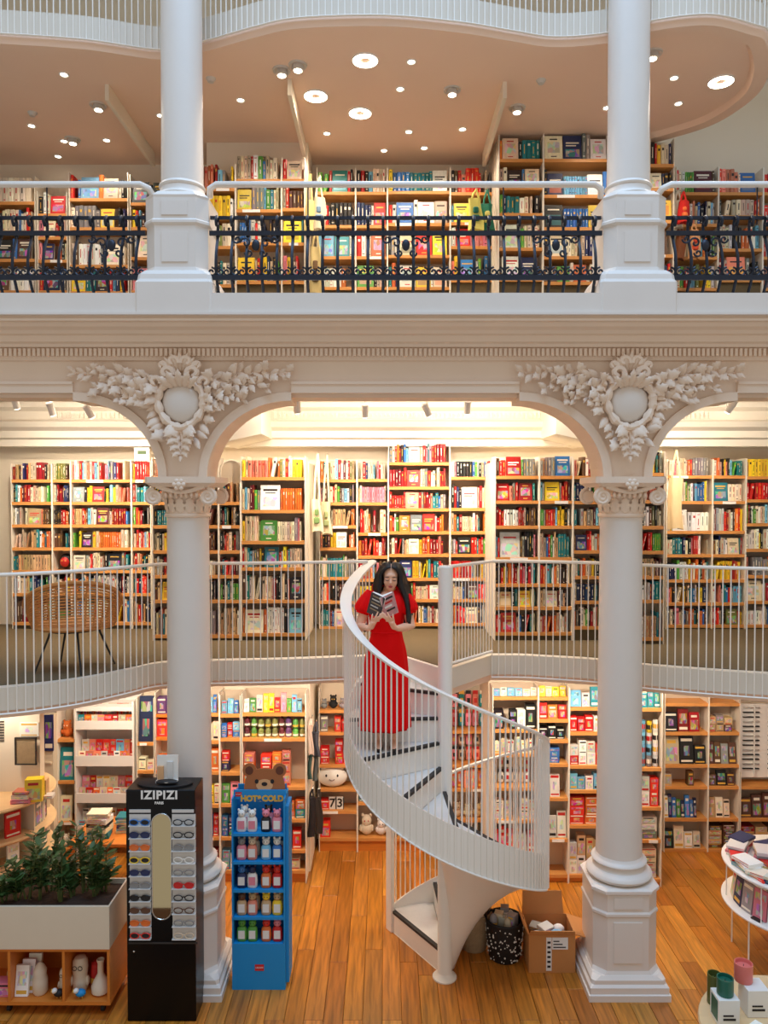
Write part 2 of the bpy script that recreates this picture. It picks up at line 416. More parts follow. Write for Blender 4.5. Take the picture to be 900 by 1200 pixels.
# entablature profile above
z5, z4, z3, z2, z1 = zz(424, YW), zz(419, 6.72), zz(407, 6.70), zz(398, 6.66), zz(376, 6.5)
prof = [(7.2, z5), (YW, z5), (YW - 0.03, z5 + 0.01), (YW - 0.03, z4), (6.735, z4), (6.735, z3), (6.70, z3 + 0.004), (6.69, z3 + 0.03), (6.655, z3 + 0.04), (6.655, z1 - 0.09),
        (6.62, z1 - 0.08), (6.60, z1 - 0.055), (6.55, z1 - 0.035), (6.53, z1 - 0.005), (6.485, z1), (6.485, z1 + 0.02), (6.50, z1 + 0.035), (6.50, 6.1), (7.2, 6.1)]
ent = struct('trim_entablature', MB().prism(prof, -6, 6, 'x'), 'plaster', 'cream entablature with dentils below the upper gallery')
mb = MB(); x = -4.0
while x < 4.2:
    mb.box(x, 6.705, z4 + 0.012, x + 0.024, 6.74, z3 - 0.008); x += 0.041
tag(mb.build('dentil', 'plaster', ent), None, None, None, 'stuff')
MB().box(-6, 6.46, z1 + 0.045, 6, 6.55, z1 + 0.065).build('ledge', 'column_paint', ent)
MB().box(-6, 6.488, z1 + 0.065, 6, 7.19, 6.104).build('plinth_band', 'column_paint', ent)

# ---- columns
def sq(w, ch, z, c): # chamfered square ring
    x, y = c; k = w - ch
    return [(x-k, y-w, z), (x+k, y-w, z), (x+w, y-k, z), (x+w, y+k, z), (x+k, y+w, z), (x-k, y+w, z), (x-w, y+k, z), (x-w, y-k, z)]
def leaf_mesh(name, L=1.0, Wd=0.34, curl=0.25, lobes=0, m='plaster', th=0.08):
    """curved blade pointing along +z from the origin, bulging to -y"""
    mb = MB(); rings = []; n = 7
    for i in range(n + 1):
        t = i / n; w = Wd * math.sin(math.pi * (0.06 + 0.94 * t) ** 0.8) * 0.5 + 0.012
        if lobes: w *= 1 + 0.28 * math.sin(t * math.pi * lobes * 2)
        y = -curl * math.sin(t * math.pi * 0.75) - (0.12 * t ** 4); z = L * t * (1 - 0.12 * t)
        h = th * (1 - t * 0.7)
        rings.append([(-w, y + 0.05, z), (-w * 0.5, y - h * 0.5, z), (0, y - h * 0.25, z), (w * 0.5, y - h * 0.5, z), (w, y + 0.05, z), (0, y + 0.10, z)])
    mb.loft(rings); return mb.mesh(name, m, True, None, 50)
LEAF = [leaf_mesh('leaf', 1, 0.42, 0.22, 0), leaf_mesh('leaf', 1, 0.55, 0.30, 3), leaf_mesh('leaf', 1, 0.36, 0.14, 2)]
YC = 6.93
def lower_column(xc, label):
    t = thing('column', (xc, YC, 0), label, 'column', None, 'thing'); c = (xc, YC); Y = 6.6
    zp = lambda py: at(450, py, 6.58).z
    prof = [(0.358, 0.004, 0.0), (0.358, 0.004, 0.055), (0.345, 0.004, 0.06), (0.345, 0.004, 0.115), (0.325, 0.02, 0.135), (0.325, 0.03, 0.17), (0.30, 0.06, 0.20)]
    MB().loft([sq(w, ch, z, c) for w, ch, z in prof]).build('plinth', 'column_paint', t)
    prof = [(0.295, 0.09, 0.20), (0.282, 0.10, 0.23), (0.282, 0.10, 0.70), (0.292, 0.10, 0.715), (0.292, 0.10, 0.735), (0.282, 0.10, 0.75), (0.282, 0.10, 0.90), (0.300, 0.10, 0.915), (0.300, 0.10, 0.94), (0.275, 0.10, 0.955)]
    ped = MB().loft([sq(w, ch, z, c) for w, ch, z in prof]).build('pedestal', 'column_paint', t)
    MB().box(xc - 0.125, YC - 0.290, 0.30, xc + 0.125, YC - 0.279, 0.66).build('panel', 'column_paint', ped)
    MB().box(xc - 0.125, YC - 0.290, 0.78, xc + 0.125, YC - 0.279, 0.88).build('panel', 'column_paint', ped)
    tor = lambda r, z, h: [(r - h * 0.5 + h * 0.5 * math.sin(math.pi * k / 6), z + h * k / 6) for k in range(7)]
    MB().lathe(tor(0.292, 0.955, 0.09) + [(0.235, 1.05), (0.222, 1.075)] + tor(0.246, 1.085, 0.05) + [(0.215, 1.14), (0.206, 1.16)], 40, (xc, YC, 0)).build('base_ring', 'column_paint', t, True)
    zn = zz(606, YC)
    MB().lathe([(0.204, 1.14), (0.198, 1.6), (0.190, 3.2), (0.184, zn - 0.05), (0.184, zn)], 48, (xc, YC, 0)).build('shaft', 'column_paint', t, True)
    MB().lathe([(0.184, zn), (0.202, zn + 0.006), (0.206, zn + 0.02), (0.200, zn + 0.034), (0.186, zn + 0.04), (0.184, zn + 0.16), (0.205, zn + 0.20), (0.235, zn + 0.25), (0.235, zn + 0.28)], 40, (xc, YC, 0)).build('capital', 'plaster', t, True)
    za = zn + 0.27
    for k in range(14):
        a = 2 * math.pi * k / 14 + 0.1
        o = link('leaf', LEAF[1], t, (xc + 0.186 * math.cos(a), YC + 0.186 * math.sin(a), zn + 0.04)); o.scale = (0.16, 0.10, 0.165); o.rotation_euler = (R(-8), 0, a + math.pi / 2)
    for sx in (-1, 1):
        for sy in (-1, 1):
            ctr = (xc + sx * 0.235, YC + sy * 0.245, zn + 0.185); d = sx
            mb = MB(); pts = spiral(ctr, 0.072, 0.008, math.pi * 0.5, math.pi * 0.5 - d * math.pi * 4.2, 26)
            mb.tube(pts, [0.020] * 20 + [0.014] * 7, 6, flat=(1.0, 1.0))
            mb.lathe([(0.055, -0.004 if sy < 0 else -0.03), (0.055, 0.03 if sy < 0 else 0.004)], 14, (0, 0, 0)); k0 = len(mb.v) - 28
            for q in range(k0, len(mb.v)):
                x, y, z = mb.v[q]; mb.v[q] = (ctr[0] + x, ctr[1] - sy * 0.0 + z, ctr[2] + y)
            mb.build('volute', 'plaster', t, True)
    MB().tube(bez([(xc - 0.21, YC - 0.255, za + 0.005), (xc - 0.1, YC - 0.25, za - 0.03), (xc, YC - 0.25, za - 0.045), (xc + 0.1, YC - 0.25, za - 0.03), (xc + 0.21, YC - 0.255, za + 0.005)], 4), 0.02, 6).build('volute_band', 'plaster', t, True)
    for k in range(7):
        x = xc + (k - 3) * 0.045
        MB().ell((x, YC - 0.225, zn + 0.20), (0.017, 0.03, 0.028), 8, 6).build('egg', 'plaster', t, True)
    MB().loft([sq(w, ch, z, c) for w, ch, z in ((0.262, 0.03, za), (0.285, 0.03, za + 0.02), (0.305, 0.03, za + 0.035), (0.305, 0.03, ZCAP))]).build('abacus', 'plaster', t)
    mb = MB().ell((xc, YC - 0.315, za + 0.02), (0.026, 0.02, 0.026), 8, 6)
    for k in range(6):
        a = k * math.pi / 3; mb.ell((xc + 0.038 * math.cos(a), YC - 0.31, za + 0.02 + 0.034 * math.sin(a)), (0.022, 0.015, 0.022), 8, 6)
    mb.build('rosette', 'plaster', t, True)
    return t
lower_column(XL, 'tall white lower column beside the black eyewear stand')
lower_column(XR, 'tall white lower column beside the open cardboard box')
YP = 6.80
def upper_column(xc, label):
    t = thing('column', (xc, YP, 5.93), label, 'column', None, 'thing'); c = (xc, YP); f = lambda py: at(450, py, 6.5).z
    zb = z1 + 0.066
    MB().loft([sq(w, ch, z, c) for w, ch, z in ((0.325, 0.02, zb), (0.325, 0.02, f(331)), (0.312, 0.03, f(327)), (0.305, 0.03, f(321)), (0.285, 0.05, f(316)))]).build('plinth', 'column_paint', t)
    prof = [(0.272, 0.085, f(317)), (0.262, 0.09, f(311)), (0.262, 0.09, f(262)), (0.278, 0.09, f(259)), (0.278, 0.09, f(256)), (0.268, 0.09, f(254)), (0.268, 0.09, f(229)), (0.272, 0.09, f(226)), (0.235, 0.09, f(220))]
    ped = MB().loft([sq(w, ch, z, c) for w, ch, z in prof]).build('pedestal', 'column_paint', t)
    MB().box(xc - 0.11, YP - 0.270, f(305), xc + 0.11, YP - 0.258, f(270)).build('panel', 'column_paint', ped)
    MB().box(xc - 0.11, YP - 0.276, f(250), xc + 0.11, YP - 0.264, f(233)).build('panel', 'column_paint', ped)
    zr = f(222); tor = lambda r, z, h: [(r - h * 0.5 + h * 0.5 * math.sin(math.pi * k / 6), z + h * k / 6) for k in range(7)]
    MB().lathe(tor(0.225, zr, 0.055) + [(0.193, zr + 0.07), (0.19, zr + 0.1)] + tor(0.202, zr + 0.105, 0.035) + [(0.18, zr + 0.15)], 40, (xc, YP, 0)).build('base_ring', 'column_paint', t, True)
    MB().lathe([(0.181, zr + 0.14), (0.177, 7.6), (0.174, 11.1)], 48, (xc, YP, 0)).build('shaft', 'column_paint', t, True)
upper_column(XL, 'pale upper column between the left and middle iron railings')
upper_column(XR, 'pale upper column between the middle and right iron railings')

# ---- plaster cartouches above the capitals
def cartouche(xc, label, seed):
    rg = random.Random(seed); t = thing('plaster_cartouche', (xc, YW - 0.02, ZCAP + 0.1), label, 'ornament')
    f = lambda py: at(450, py, YW - 0.05).z
    zc = f(470); Yf = YW - 0.03
    MB().lathe([(0.0, 0.0)] + [(0.145 * math.sin(k * math.pi / 16), 0.055 * (1 - math.cos(math.pi / 2 - k * math.pi / 16) ** 2) * 0 + 0.05 * math.cos(k * math.pi / 16)) for k in range(1, 9)], 28, (0, 0, 0)).build('dummy', 'plaster') if False else None
    mb = MB(); rings = []
    for k in range(7):
        a = k / 6 * math.pi / 2; r = math.cos(a); y = Yf - 0.075 * math.sin(a)
        rings.append([(xc + (0.172 * r + 0.002) * math.cos(q), y, zc + (0.185 * r + 0.002) * math.sin(q) * (1.0 if math.sin(q) < 0 else 0.86)) for q in [2 * math.pi * j / 28 for j in range(28)]])
    mb.loft(rings).build('shield', 'column_paint', t, True)
    pts = []
    for j in range(36):
        q = 2 * math.pi * j / 36; w = 1.0 if math.sin(q) > 0 else 1.0 + 0.10 * abs(math.sin(q)) ** 3
        pts.append((xc + 0.198 * math.cos(q), Yf - 0.045, zc + 0.212 * math.sin(q) * (w if math.sin(q) < 0 else 0.9)))
    MB().tube(pts, [0.034 + 0.010 * math.sin(j * 2) for j in range(36)], 8, closed=True).build('shield_frame', 'plaster', t, True)
    for sg in (-1, 1):  # scrolls at the top and the sides
        for (dx, dz, r, tr, rad) in ((0.115, 0.235, 0.062, 1.7, 0.026), (0.215, 0.16, 0.05, 1.6, 0.022), (0.06, 0.335, 0.052, 1.6, 0.022), (0.15, 0.30, 0.04, 1.5, 0.018)):
            p = spiral((xc + sg * dx, Yf - 0.07, zc + dz), r, 0.012, math.pi * (0.5 + 0.6 * sg), math.pi * (0.5 + 0.6 * sg) - sg * math.pi * tr, 16)
            MB().tube(p, rad, 6).build('scroll', 'plaster', t, True)
    for k in range(-3, 4):  # palmette crest
        o = link('leaf', LEAF[0], t, (xc + k * 0.018, Yf - 0.03, zc + 0.26)); a = k * 0.36
        o.scale = (0.12, 0.22, 0.15 + 0.05 * (3 - abs(k)) / 3); o.rotation_euler = (0, a, 0)
    for k in range(-2, 3):
        o = link('leaf', LEAF[1], t, (xc + k * 0.03, Yf - 0.05, zc + 0.12)); o.scale = (0.13, 0.25, 0.17); o.rotation_euler = (R(6), k * 0.5, 0)
    for sg in (-1, 1):      # leafy sprays running outwards
        for row in range(3):
            p0 = Vector((xc + sg * 0.20, 0, zc + 0.15 - 0.085 * row)); n = 11 - 2 * row
            stem = []
            for i in range(n):
                u = i / (n - 1); x = p0.x + sg * u * (0.72 - 0.20 * row); z = p0.z + 0.10 * math.sin(u * 2.2) + 0.05 * row * 0.0 + 0.02 * math.sin(i * 2.1) - row * 0.02 * u
                stem.append((x, Yf - 0.012, z))
                for s2 in (-1, 1):
                    o = link('leaf', LEAF[rg.choice((0, 1, 2))], t, (x, Yf - 0.015, z)); k = rg.uniform(0.13, 0.19) * (1 - 0.35 * u)
                    o.scale = (k * 1.1, k * 1.5, k); o.rotation_euler = (rg.uniform(-0.1, 0.25), sg * (math.pi / 2 - s2 * rg.uniform(0.4, 1.0)), rg.uniform(-0.3, 0.3))
            MB().tube(bez(stem, 3), 0.010, 5).build('stem', 'plaster', t, True)
        for i in range(6):   # leaves under the shield, following the bracket
            u = i / 5; o = link('leaf', LEAF[rg.choice((0, 1))], t, (xc + sg * lerp(0.24, 0.10, u), Yf - 0.012, zc - lerp(0.02, 0.32, u)))
            k = rg.uniform(0.13, 0.18); o.scale = (k, k * 1.4, k); o.rotation_euler = (0.1, sg * rg.uniform(1.2, 2.6), 0)
    for i in range(9):       # hanging drop
        zt = zc - 0.20 - 0.03 * i
        for sg in ((-1, 1) if i < 8 else (0,)):
            o = link('leaf', LEAF[i % 2], t, (xc + sg * 0.01, Yf - 0.02, zt)); k = 0.19 - 0.010 * i
            o.scale = (k, k * 1.4, k); o.rotation_euler = (0.1, math.pi - sg * (1.0 - 0.06 * i), 0)
    MB().tube(bez([(xc - 0.03, Yf - 0.03, zc - 0.2), (xc + 0.01, Yf - 0.035, zc - 0.32), (xc, Yf - 0.03, zc - 0.46)], 5), [0.014] * 11, 6).build('stem', 'plaster', t, True)
cartouche(XL, 'plaster cartouche with shield and foliage over the eyewear-side column', 11)
cartouche(XR, 'plaster cartouche with shield and foliage over the cardboard-box-side column', 12)

# ---- wrought iron balcony railings with belly balusters
def baluster_mesh():
    zb, ztop = 0.0, 0.66
    pts = bez([(0, 0.02, 0), (0, -0.03, 0.08), (0, -0.085, 0.2), (0, -0.07, 0.34), (0, -0.01, 0.48), (0, 0.0, 0.60), (0, -0.035, 0.655), (0, -0.075, 0.62), (0, -0.055, 0.575), (0, -0.03, 0.60)], 4)
    mb = MB().tube(pts, 0.0135, 6)
    for s in (-1, 1):
        mb.tube(spiral((s * 0.038, -0.078, 0.175), 0.040, 0.009, math.pi * 0.5, math.pi * 0.5 + s * math.pi * 2.6, 12), 0.009, 5)
    mb.ell((0, -0.005, 0.50), (0.018, 0.018, 0.02), 8, 6)
    return mb.mesh('baluster', 'iron', True)
BAL = baluster_mesh()
zi0 = zz(345, 6.62) + 0.005; kI = (zz(253, 6.62) - zi0) / 0.66
def iron_railing(x0, x1, label, orn):
    t = thing('iron_railing', ((x0 + x1) / 2, 6.66, zi0), label, 'railing'); n = max(2, int(round((x1 - x0) / 0.128)))
    for i in range(n):
        o = link('baluster', BAL, t, (x0 + (x1 - x0) * (i + 0.5) / n, 6.66, zi0)); o.scale = (1, 1, kI)
    for nm, y, z, h in (('top_bar', 6.655, 0.655, 0.014), ('middle_bar', 6.625, 0.515, 0.019), ('lower_bar', 6.575, 0.125, 0.021), ('base_bar', 6.68, 0.008, 0.008)):
        MB().box(x0, y - 0.010, zi0 + z * kI - h, x1, y + 0.010, zi0 + z * kI + h).build(nm, 'iron', t)
    for u in orn:
        x = lerp(x0, x1, u); z = zi0 + 0.42 * kI
        for s in (-1, 1):
            for (dx, dz, r, q) in ((0.085, 0.0, 0.05, 1), (0.16, 0.03, 0.035, -1), (0.06, -0.085, 0.035, -1)):
                MB().tube(spiral((x + s * dx, 6.585, z + dz), r, 0.008, math.pi * (0.5 - s * 0.5), math.pi * (0.5 - s * 0.5) + s * q * math.pi * 2.2, 14), 0.009, 5).build('scrollwork', 'iron', t, True)
        MB().ell((x, 6.58, z - 0.02), (0.035, 0.02, 0.05), 10, 6).build('rosette', 'iron', t, True)
    zh = zz(214, 6.62)
    mb = MB(); mb.tube([(x0 - 0.03, 6.78, zh - 0.06), (x0 - 0.01, 6.70, zh - 0.02), (x0 + 0.05, 6.66, zh), (x1 - 0.05, 6.66, zh), (x1 + 0.01, 6.70, zh - 0.02), (x1 + 0.03, 6.78, zh - 0.06)], 0.028, 10)
    mb.build('handrail', 'column_paint', t, True)
    m_ = MB().tube([(0, 0, 0), (0, 0, zh - zi0 - 0.6 * kI)], 0.006, 6).mesh('rail_post', 'iron')
    k = max(1, int((x1 - x0) / 1.3))
    for i in range(k): link('rail_post', m_, t, (lerp(x0, x1, (i + 0.5) / k), 6.66, zi0 + 0.6 * kI))
iron_railing(-3.75, XL - 0.275, 'black wrought iron balcony railing left of both upper columns', (0.84,))
iron_railing(XL + 0.275, XR - 0.275, 'black wrought iron balcony railing between the two upper columns', (0.12, 0.5, 0.88))
iron_railing(XR + 0.275, 4.0, 'black wrought iron balcony railing right of both upper columns', (0.2,))

# ---- top gallery slab: wavy edge, tan soffit, white barred railing
KT = (ZT - ZC) / (8.25 - ZC)
tp = [(-4.6, 6.5), (-3.9, 6.46), (-3.221, 6.531), (-2.539, 6.616), (-1.929, 6.768), (-1.529, 6.641), (-1.058, 6.437), (-0.693, 6.322), (0.0, 6.289), (0.629, 6.379), (1.068, 6.495), (1.442, 6.58), (1.886, 6.52), (2.182, 6.36), (2.613, 6.277), (3.016, 6.402), (3.215, 6.519), (3.46, 6.95), (3.56, 7.4), (3.42, 7.93), (3.09, 8.27), (2.6, 8.6)]
tp = [Vector((x * KT, y * KT, 0)) for x, y in tp]; tedge = bez(tp, 6)
poly = [(-6, 6.9)] + [(p.x, p.y) for p in tedge] + [(2.7, 9.62), (-6, 9.62)]
top = struct('ceiling_upper', MB().prism(poly, ZT, ZT + 0.04, 'z'), 'soffit_tan', 'tan wavy soffit above the upper bookcases')
MB().prism(poly, ZT + 0.04, ZT + 0.24, 'z').build('gallery_slab', 'fascia_cream', top)
rim = []
for i, p in enumerate(tedge):
    a, b = tedge[max(i-1, 0)], tedge[min(i+1, len(tedge)-1)]; tn = (b - a).normalized(); nr = Vector((-tn.y, tn.x, 0))
    rim.append([p + Vector((0, 0, ZT)), p + nr * 0.02 + Vector((0, 0, ZT - 0.05)), p + nr * 0.15 + Vector((0, 0, ZT - 0.05)), p + nr * 0.19 + Vector((0, 0, ZT))])
MB().loft(rim).build('soffit_rim', 'soffit_tan', top, True)
tr_ = [p for p in tedge if p.x > -4.0]
trp = []
for i, p in enumerate(tr_):
    a, b = tr_[max(i-1, 0)], tr_[min(i+1, len(tr_)-1)]; tn = (b - a).normalized(); trp.append(p + Vector((tn.y, -tn.x, 0)) * 0.02)
railing('gallery_railing', trp, ZT + 0.01, ZT + 1.1, 0.056, 'white barred railing following the wavy top gallery edge', (0, 6.9))
# downstand fins under the soffit
for (px, py, Y0, Y1) in ((147, 131, 7.75, 9.3), (346, 122, 7.65, 9.3), (584, 122, 7.7, 9.3)):
    x = onz(px, py, ZT).x; struct('trim_fin', MB().box(x - 0.02, Y0, ZT - 0.16, x + 0.02, Y1, ZT), 'wall_cream')

# ================================================================== SPIRAL STAIR
st = thing('spiral_stair', (PC.x, PC.y, 0), 'white spiral stair with barred railing and dark step edges', 'staircase')
def zl(a): return ZM - RH * (a - A0) / DA
MB().lathe([(0.11, 0), (0.11, 0.012), (0.085, 0.03), (PR + 0.005, 0.05), (PR, 0.06), (PR, ZR), (PR - 0.01, ZR + 0.012), (0.02, ZR + 0.015)], 28, PC).build('pole', 'white_steel', st, True)
for k in range(1, NR):
    a1 = A0 + DA * k; a0 = a1 - DA; z = ZM - RH * k; n = 6
    ro = RS - 0.012; top_, bot = [], []
    ps = [cyl(a0, PR, 0)] + [cyl(lerp(a0, a1, i / n), ro, 0) for i in range(n + 1)] + [cyl(a1, PR, 0)]
    td = MB().prism([(p.x, p.y) for p in ps], z - 0.03, z, 'z').build('tread', 'tread_grey', st)
    tn = Vector((-math.sin(R(a1)), math.cos(R(a1)), 0))
    q = []
    for (d0, zt) in ((-0.034, z + 0.003), (0.005, z + 0.003), (0.005, z - 0.022), (-0.034, z - 0.0)):
        q.append([cyl(a1, PR, zt) + tn * d0, cyl(a1, ro - 0.02, zt) + tn * d0])
    MB().loft([[r[0] for r in q], [r[1] for r in q]]).build('nosing', 'nosing_dark', td)
    q0, q1 = cyl(a1, PR, 0), cyl(a1, ro, 0); zb = max(0.0, z - RH)
    q = [q0 - tn * 0.02, q1 - tn * 0.02, q1 - tn * 0.004, q0 - tn * 0.004]
    MB().prism([(p.x, p.y) for p in q], zb, z - 0.03, 'z').build('riser', 'white_steel', st)
# top riser under the landing edge
tn = Vector((-math.sin(R(A0)), math.cos(R(A0)), 0)); q0, q1 = cyl(A0, PR, 0), cyl(A0, RS - 0.012, 0)
q = [q0 - tn * 0.02, q1 - tn * 0.02, q1 + tn * 0.002, q0 + tn * 0.002]
MB().prism([(p.x, p.y) for p in q], ZM - RH, ZM + 0.004, 'z').build('riser', 'white_steel', st)
AE = A0 + DA * 12
angs = [A0 + i * 5 for i in range(int((AE - A0) / 5) + 1)]
band = []
for a in angs:
    zt, zb = zl(a) + 0.03, max(0.0, zl(a) - 0.28)
    band.append([cyl(a, RS - 0.012, zb), cyl(a, RS + 0.004, zb), cyl(a, RS + 0.004, zt), cyl(a, RS - 0.012, zt)])
MB().loft(band).build('stringer', 'white_steel', st, True, 50)
gus = []
for a in angs:
    zo = zl(a) - 0.27; row = []
    for i in range(10):
        t = i / 9; r = lerp(RS - 0.01, PR - 0.01, t); row.append(cyl(a, r, max(0.0, zo - 0.62 * t ** 2.3)))
    row2 = [cyl(a, lerp(PR - 0.01, RS - 0.01, i / 3), max(0.004, zl(a) - 0.255)) for i in range(4)]
    gus.append(row + row2)
MB().loft(gus).build('soffit', 'white_steel', st, True, 50)
hr = []
for a in [A0 + 15 + i * 4 for i in range(int((AE - A0 - 15) / 4) + 1)]:
    w = 0.055 if a > 235 else lerp(0.105, 0.055, max(0, (a - 165) / 70)) if a > 165 else 0.105
    w *= 0.55; zt = zl(a) + 1.045
    if a < 142: zt = min(zt, ZR + 0.01)
    hr.append([cyl(a, RS - w, zt - 0.014), cyl(a, RS + w * 0.9, zt - 0.014), cyl(a, RS + w, zt + 0.004), cyl(a, RS, zt + 0.016), cyl(a, RS - w, zt + 0.006)])
MB().loft(hr).build('handrail', 'white_steel', st, True, 60)
bmS = MB().box(-0.005, -0.005, 0, 0.005, 0.005, 1.0).mesh('bar', 'white_steel')
a = A0 + 17
while a < AE - 2:
    p = cyl(a, RS + 0.012, 0); zb, zt = max(0.0, zl(a) - 0.285), zl(a) + 1.04
    o = link('bar', bmS, st, (p.x, p.y, zb)); o.scale = (1, 1, zt - zb); o.rotation_euler = (0, 0, R(a)); a += 3.35
hb = []
for aa in angs: 
    if aa >= A0 + 15: hb.append(cyl(aa, RS + 0.012, max(0.01, zl(aa) - 0.285)))
MB().tube(hb, 0.009, 6).build('bottom_rail', 'white_steel', st, True)
for aa, w, zb, zt in ((361, 0.055, zl(361) - 0.29, zl(361) + 1.09), (AE, 0.05, 0.0, zl(AE) + 1.06)):
    p = cyl(aa, RS, 0); T = Matrix.Translation((p.x, p.y, 0)) @ Matrix.Rotation(R(aa), 4, 'Z')
    if aa < 400: T = Matrix.Translation((p.x + 0.0, p.y, 0)) @ Matrix.Rotation(R(20), 4, 'Z')
    MB().rbox(-w, -0.022, zb, w, 0.022, zt, 0.006, 0, T).build('end_post', 'white_steel', st)
# ================================================================== BOOKCASES AND BOOKS
INKS = ['ink_light', 'ink_dark', 'ink_gold', 'ink_red']
INKC = {'ink_light': lin((244, 234, 214)), 'ink_dark': lin((34, 28, 28)), 'ink_gold': lin((226, 176, 70)), 'ink_red': lin((196, 36, 32))}
PAPER = lin((236, 226, 204))
PAL = dict(red=(205, 28, 24), crimson=(150, 20, 26), scarlet=(226, 52, 36), orange=(226, 112, 44), salmon=(232, 138, 112), cream=(238, 222, 192), white=(240, 236, 226),
           tan=(204, 168, 122), yellow=(244, 204, 44), teal=(32, 128, 136), green=(88, 160, 62), navy=(34, 44, 86), blue=(52, 116, 186), black=(30, 27, 28), brown=(98, 64, 44),
           grey=(140, 138, 136), pink=(232, 136, 150), olive=(122, 124, 62), skyblue=(120, 188, 220), purple=(104, 64, 122), maroon=(92, 24, 32), beige=(222, 200, 170))
def palette(s):
    out = []
    for w in s.split():
        k, n = (w.split('*') + ['1'])[:2]; out += [k] * int(n)
    return out
P_MIX = palette('red*3 crimson*2 scarlet orange*3 salmon*2 cream*8 white*7 grey*2 skyblue*2 tan*2 yellow*3 teal*3 green*2 navy*2 blue*2 black*5 brown*2 grey pink olive skyblue maroon beige*3')
P_RED = palette('red*9 crimson*4 scarlet*6 orange*4 salmon*3 cream*8 white*6 black*4 blue*2 teal*3 skyblue*2 yellow*2 pink*2 brown*2 navy*2 beige*5 grey*3 green tan*3')
P_MUTE = palette('cream*4 tan*4 brown*3 maroon*2 olive*2 teal*3 black*4 orange*3 red*2 beige*4 grey*2 green white*2 navy crimson*2 salmon yellow')
P_PALE = palette('white*5 cream*7 beige*4 skyblue*2 pink*2 grey*2 red*2 orange*2 black*2 teal yellow*2 blue*2 tan*2')
P_ART = palette('black*5 white*4 cream*4 orange*2 red*3 yellow*2 blue*2 teal*2 grey*2 navy*2 skyblue pink brown beige*3 green')
def spine_mesh(v, ink):
    mb = MB()
    fr = [(0, 0.05), (0.22, 0.0), (0.78, 0.0), (1, 0.05)]
    vs = [(x, y, 0) for x, y in fr] + [(1, 1, 0), (0, 1, 0)]; vs += [(x, y, 1) for x, y, _ in vs]
    mb.add(vs, [(0, 1, 7, 6), (1, 2, 8, 7), (2, 3, 9, 8), (3, 4, 10, 9), (5, 0, 6, 11)], 0)
    mb.add([(0.06, 0.06, 0.985), (0.94, 0.06, 0.985), (0.94, 0.99, 0.985), (0.06, 0.99, 0.985)], [(0, 1, 2, 3)], 1)
    mb.add([(0, 1, 0), (1, 1, 0), (1, 1, 1), (0, 1, 1)], [(1, 0, 3, 2)], 1)
    mb.add([(0, .05, 0), (1, .05, 0), (1, 1, 0), (0, 1, 0)], [(3, 2, 1, 0)], 0)
    B = {0: [(.40, .60, .36, .76), (.34, .66, .06, .10)], 1: [(.22, .78, .86, .89), (.22, .78, .11, .14), (.42, .58, .3, .66)], 2: [(.24, .76, .70, .82)], 3: [(.43, .57, .3, .78)], 4: [(.38, .62, .55, .84), (.42, .58, .24, .42)]}[v]
    for x0, x1, z0, z1 in B: mb.add([(x0, -.006, z0), (x1, -.006, z0), (x1, -.006, z1), (x0, -.006, z1)], [(0, 1, 2, 3)], 2)
    mb.keepn = True; return mb
def face_mesh(v, ink):
    mb = MB(); mb.box(0, 0, 0, 1, 0.16, 1, 0); mb.box(0.03, 0.16, 0.015, 1.0, 0.84, 0.985, 1); mb.box(0, 0.84, 0, 1, 1, 1, 0); mb.box(0, 0.1, 0, 0.03, 0.9, 1, 0)
    B = {0: [(.14, .86, .76, .84), (.24, .76, .66, .70), (.14, .86, .14, .52)], 1: [(.1, .9, .1, .56), (.18, .82, .76, .82)], 2: [(.16, .84, .28, .74), (.28, .72, .83, .88), (.34, .66, .1, .14)], 3: [(.14, .86, .66, .72), (.14, .7, .55, .60), (.12, .88, .1, .42)]}[v]
    for q, (x0, x1, z0, z1) in enumerate(B): mb.box(x0, -.02, z0, x1, 0.02, z1, 3 if (x1 - x0) * (z1 - z0) > .15 else 2)
    mb.keepn = False; return mb
UNIT = {}
def unit(kind, v, ink):
    k = (kind, v, ink)
    if k not in UNIT:
        mb = (spine_mesh if kind == 'spine' else face_mesh)(v, ink); UNIT[k] = (mb, mb.mesh('book', ['cover', 'paper', ink, 'artprint']))
    return UNIT[k]
ALLBOOKS = []      # every book of every shelf; built at the end of the script
ORD = 'first second third fourth fifth sixth seventh eighth ninth tenth eleventh twelfth thirteenth fourteenth fifteenth sixteenth seventeenth eighteenth nineteenth twentieth'.split()
def ordn(i):
    if i < 20: return ORD[i]
    t = 'twenty thirty forty fifty sixty'.split()[(i + 1) // 10 - 2]; u = (i + 1) % 10
    return (t + '-' + ORD[u - 1]) if u else {'twenty': 'twentieth', 'thirty': 'thirtieth', 'forty': 'fortieth', 'fifty': 'fiftieth', 'sixty': 'sixtieth'}[t]
def put_book(x, y, z, w, d, h, cname, kind, case, shelf, idx, rg, lean=0.0, tilt=0.0, jitter=True):
    c = PAL[cname]; k = rg.uniform(0.82, 1.12) if jitter else 1
    col = lin([max(0, min(255, v * k + rg.uniform(-8, 8))) for v in c]); lum = 0.3 * c[0] + 0.6 * c[1] + 0.1 * c[2]
    ink = rg.choice(['ink_dark', 'ink_dark', 'ink_red']) if lum > 150 else rg.choice(['ink_light', 'ink_light', 'ink_gold'])
    v = rg.randrange(5 if kind == 'spine' else 4)
    T = Matrix.Translation((x, y, z)) @ Matrix.Rotation(lean, 4, 'Y') @ Matrix.Rotation(tilt, 4, 'X')
    ALLBOOKS.append(dict(T=T, s=(w, d, h), col=col, cname=cname, kind=kind, ink=ink, v=v, case=case, shelf=shelf, idx=idx))
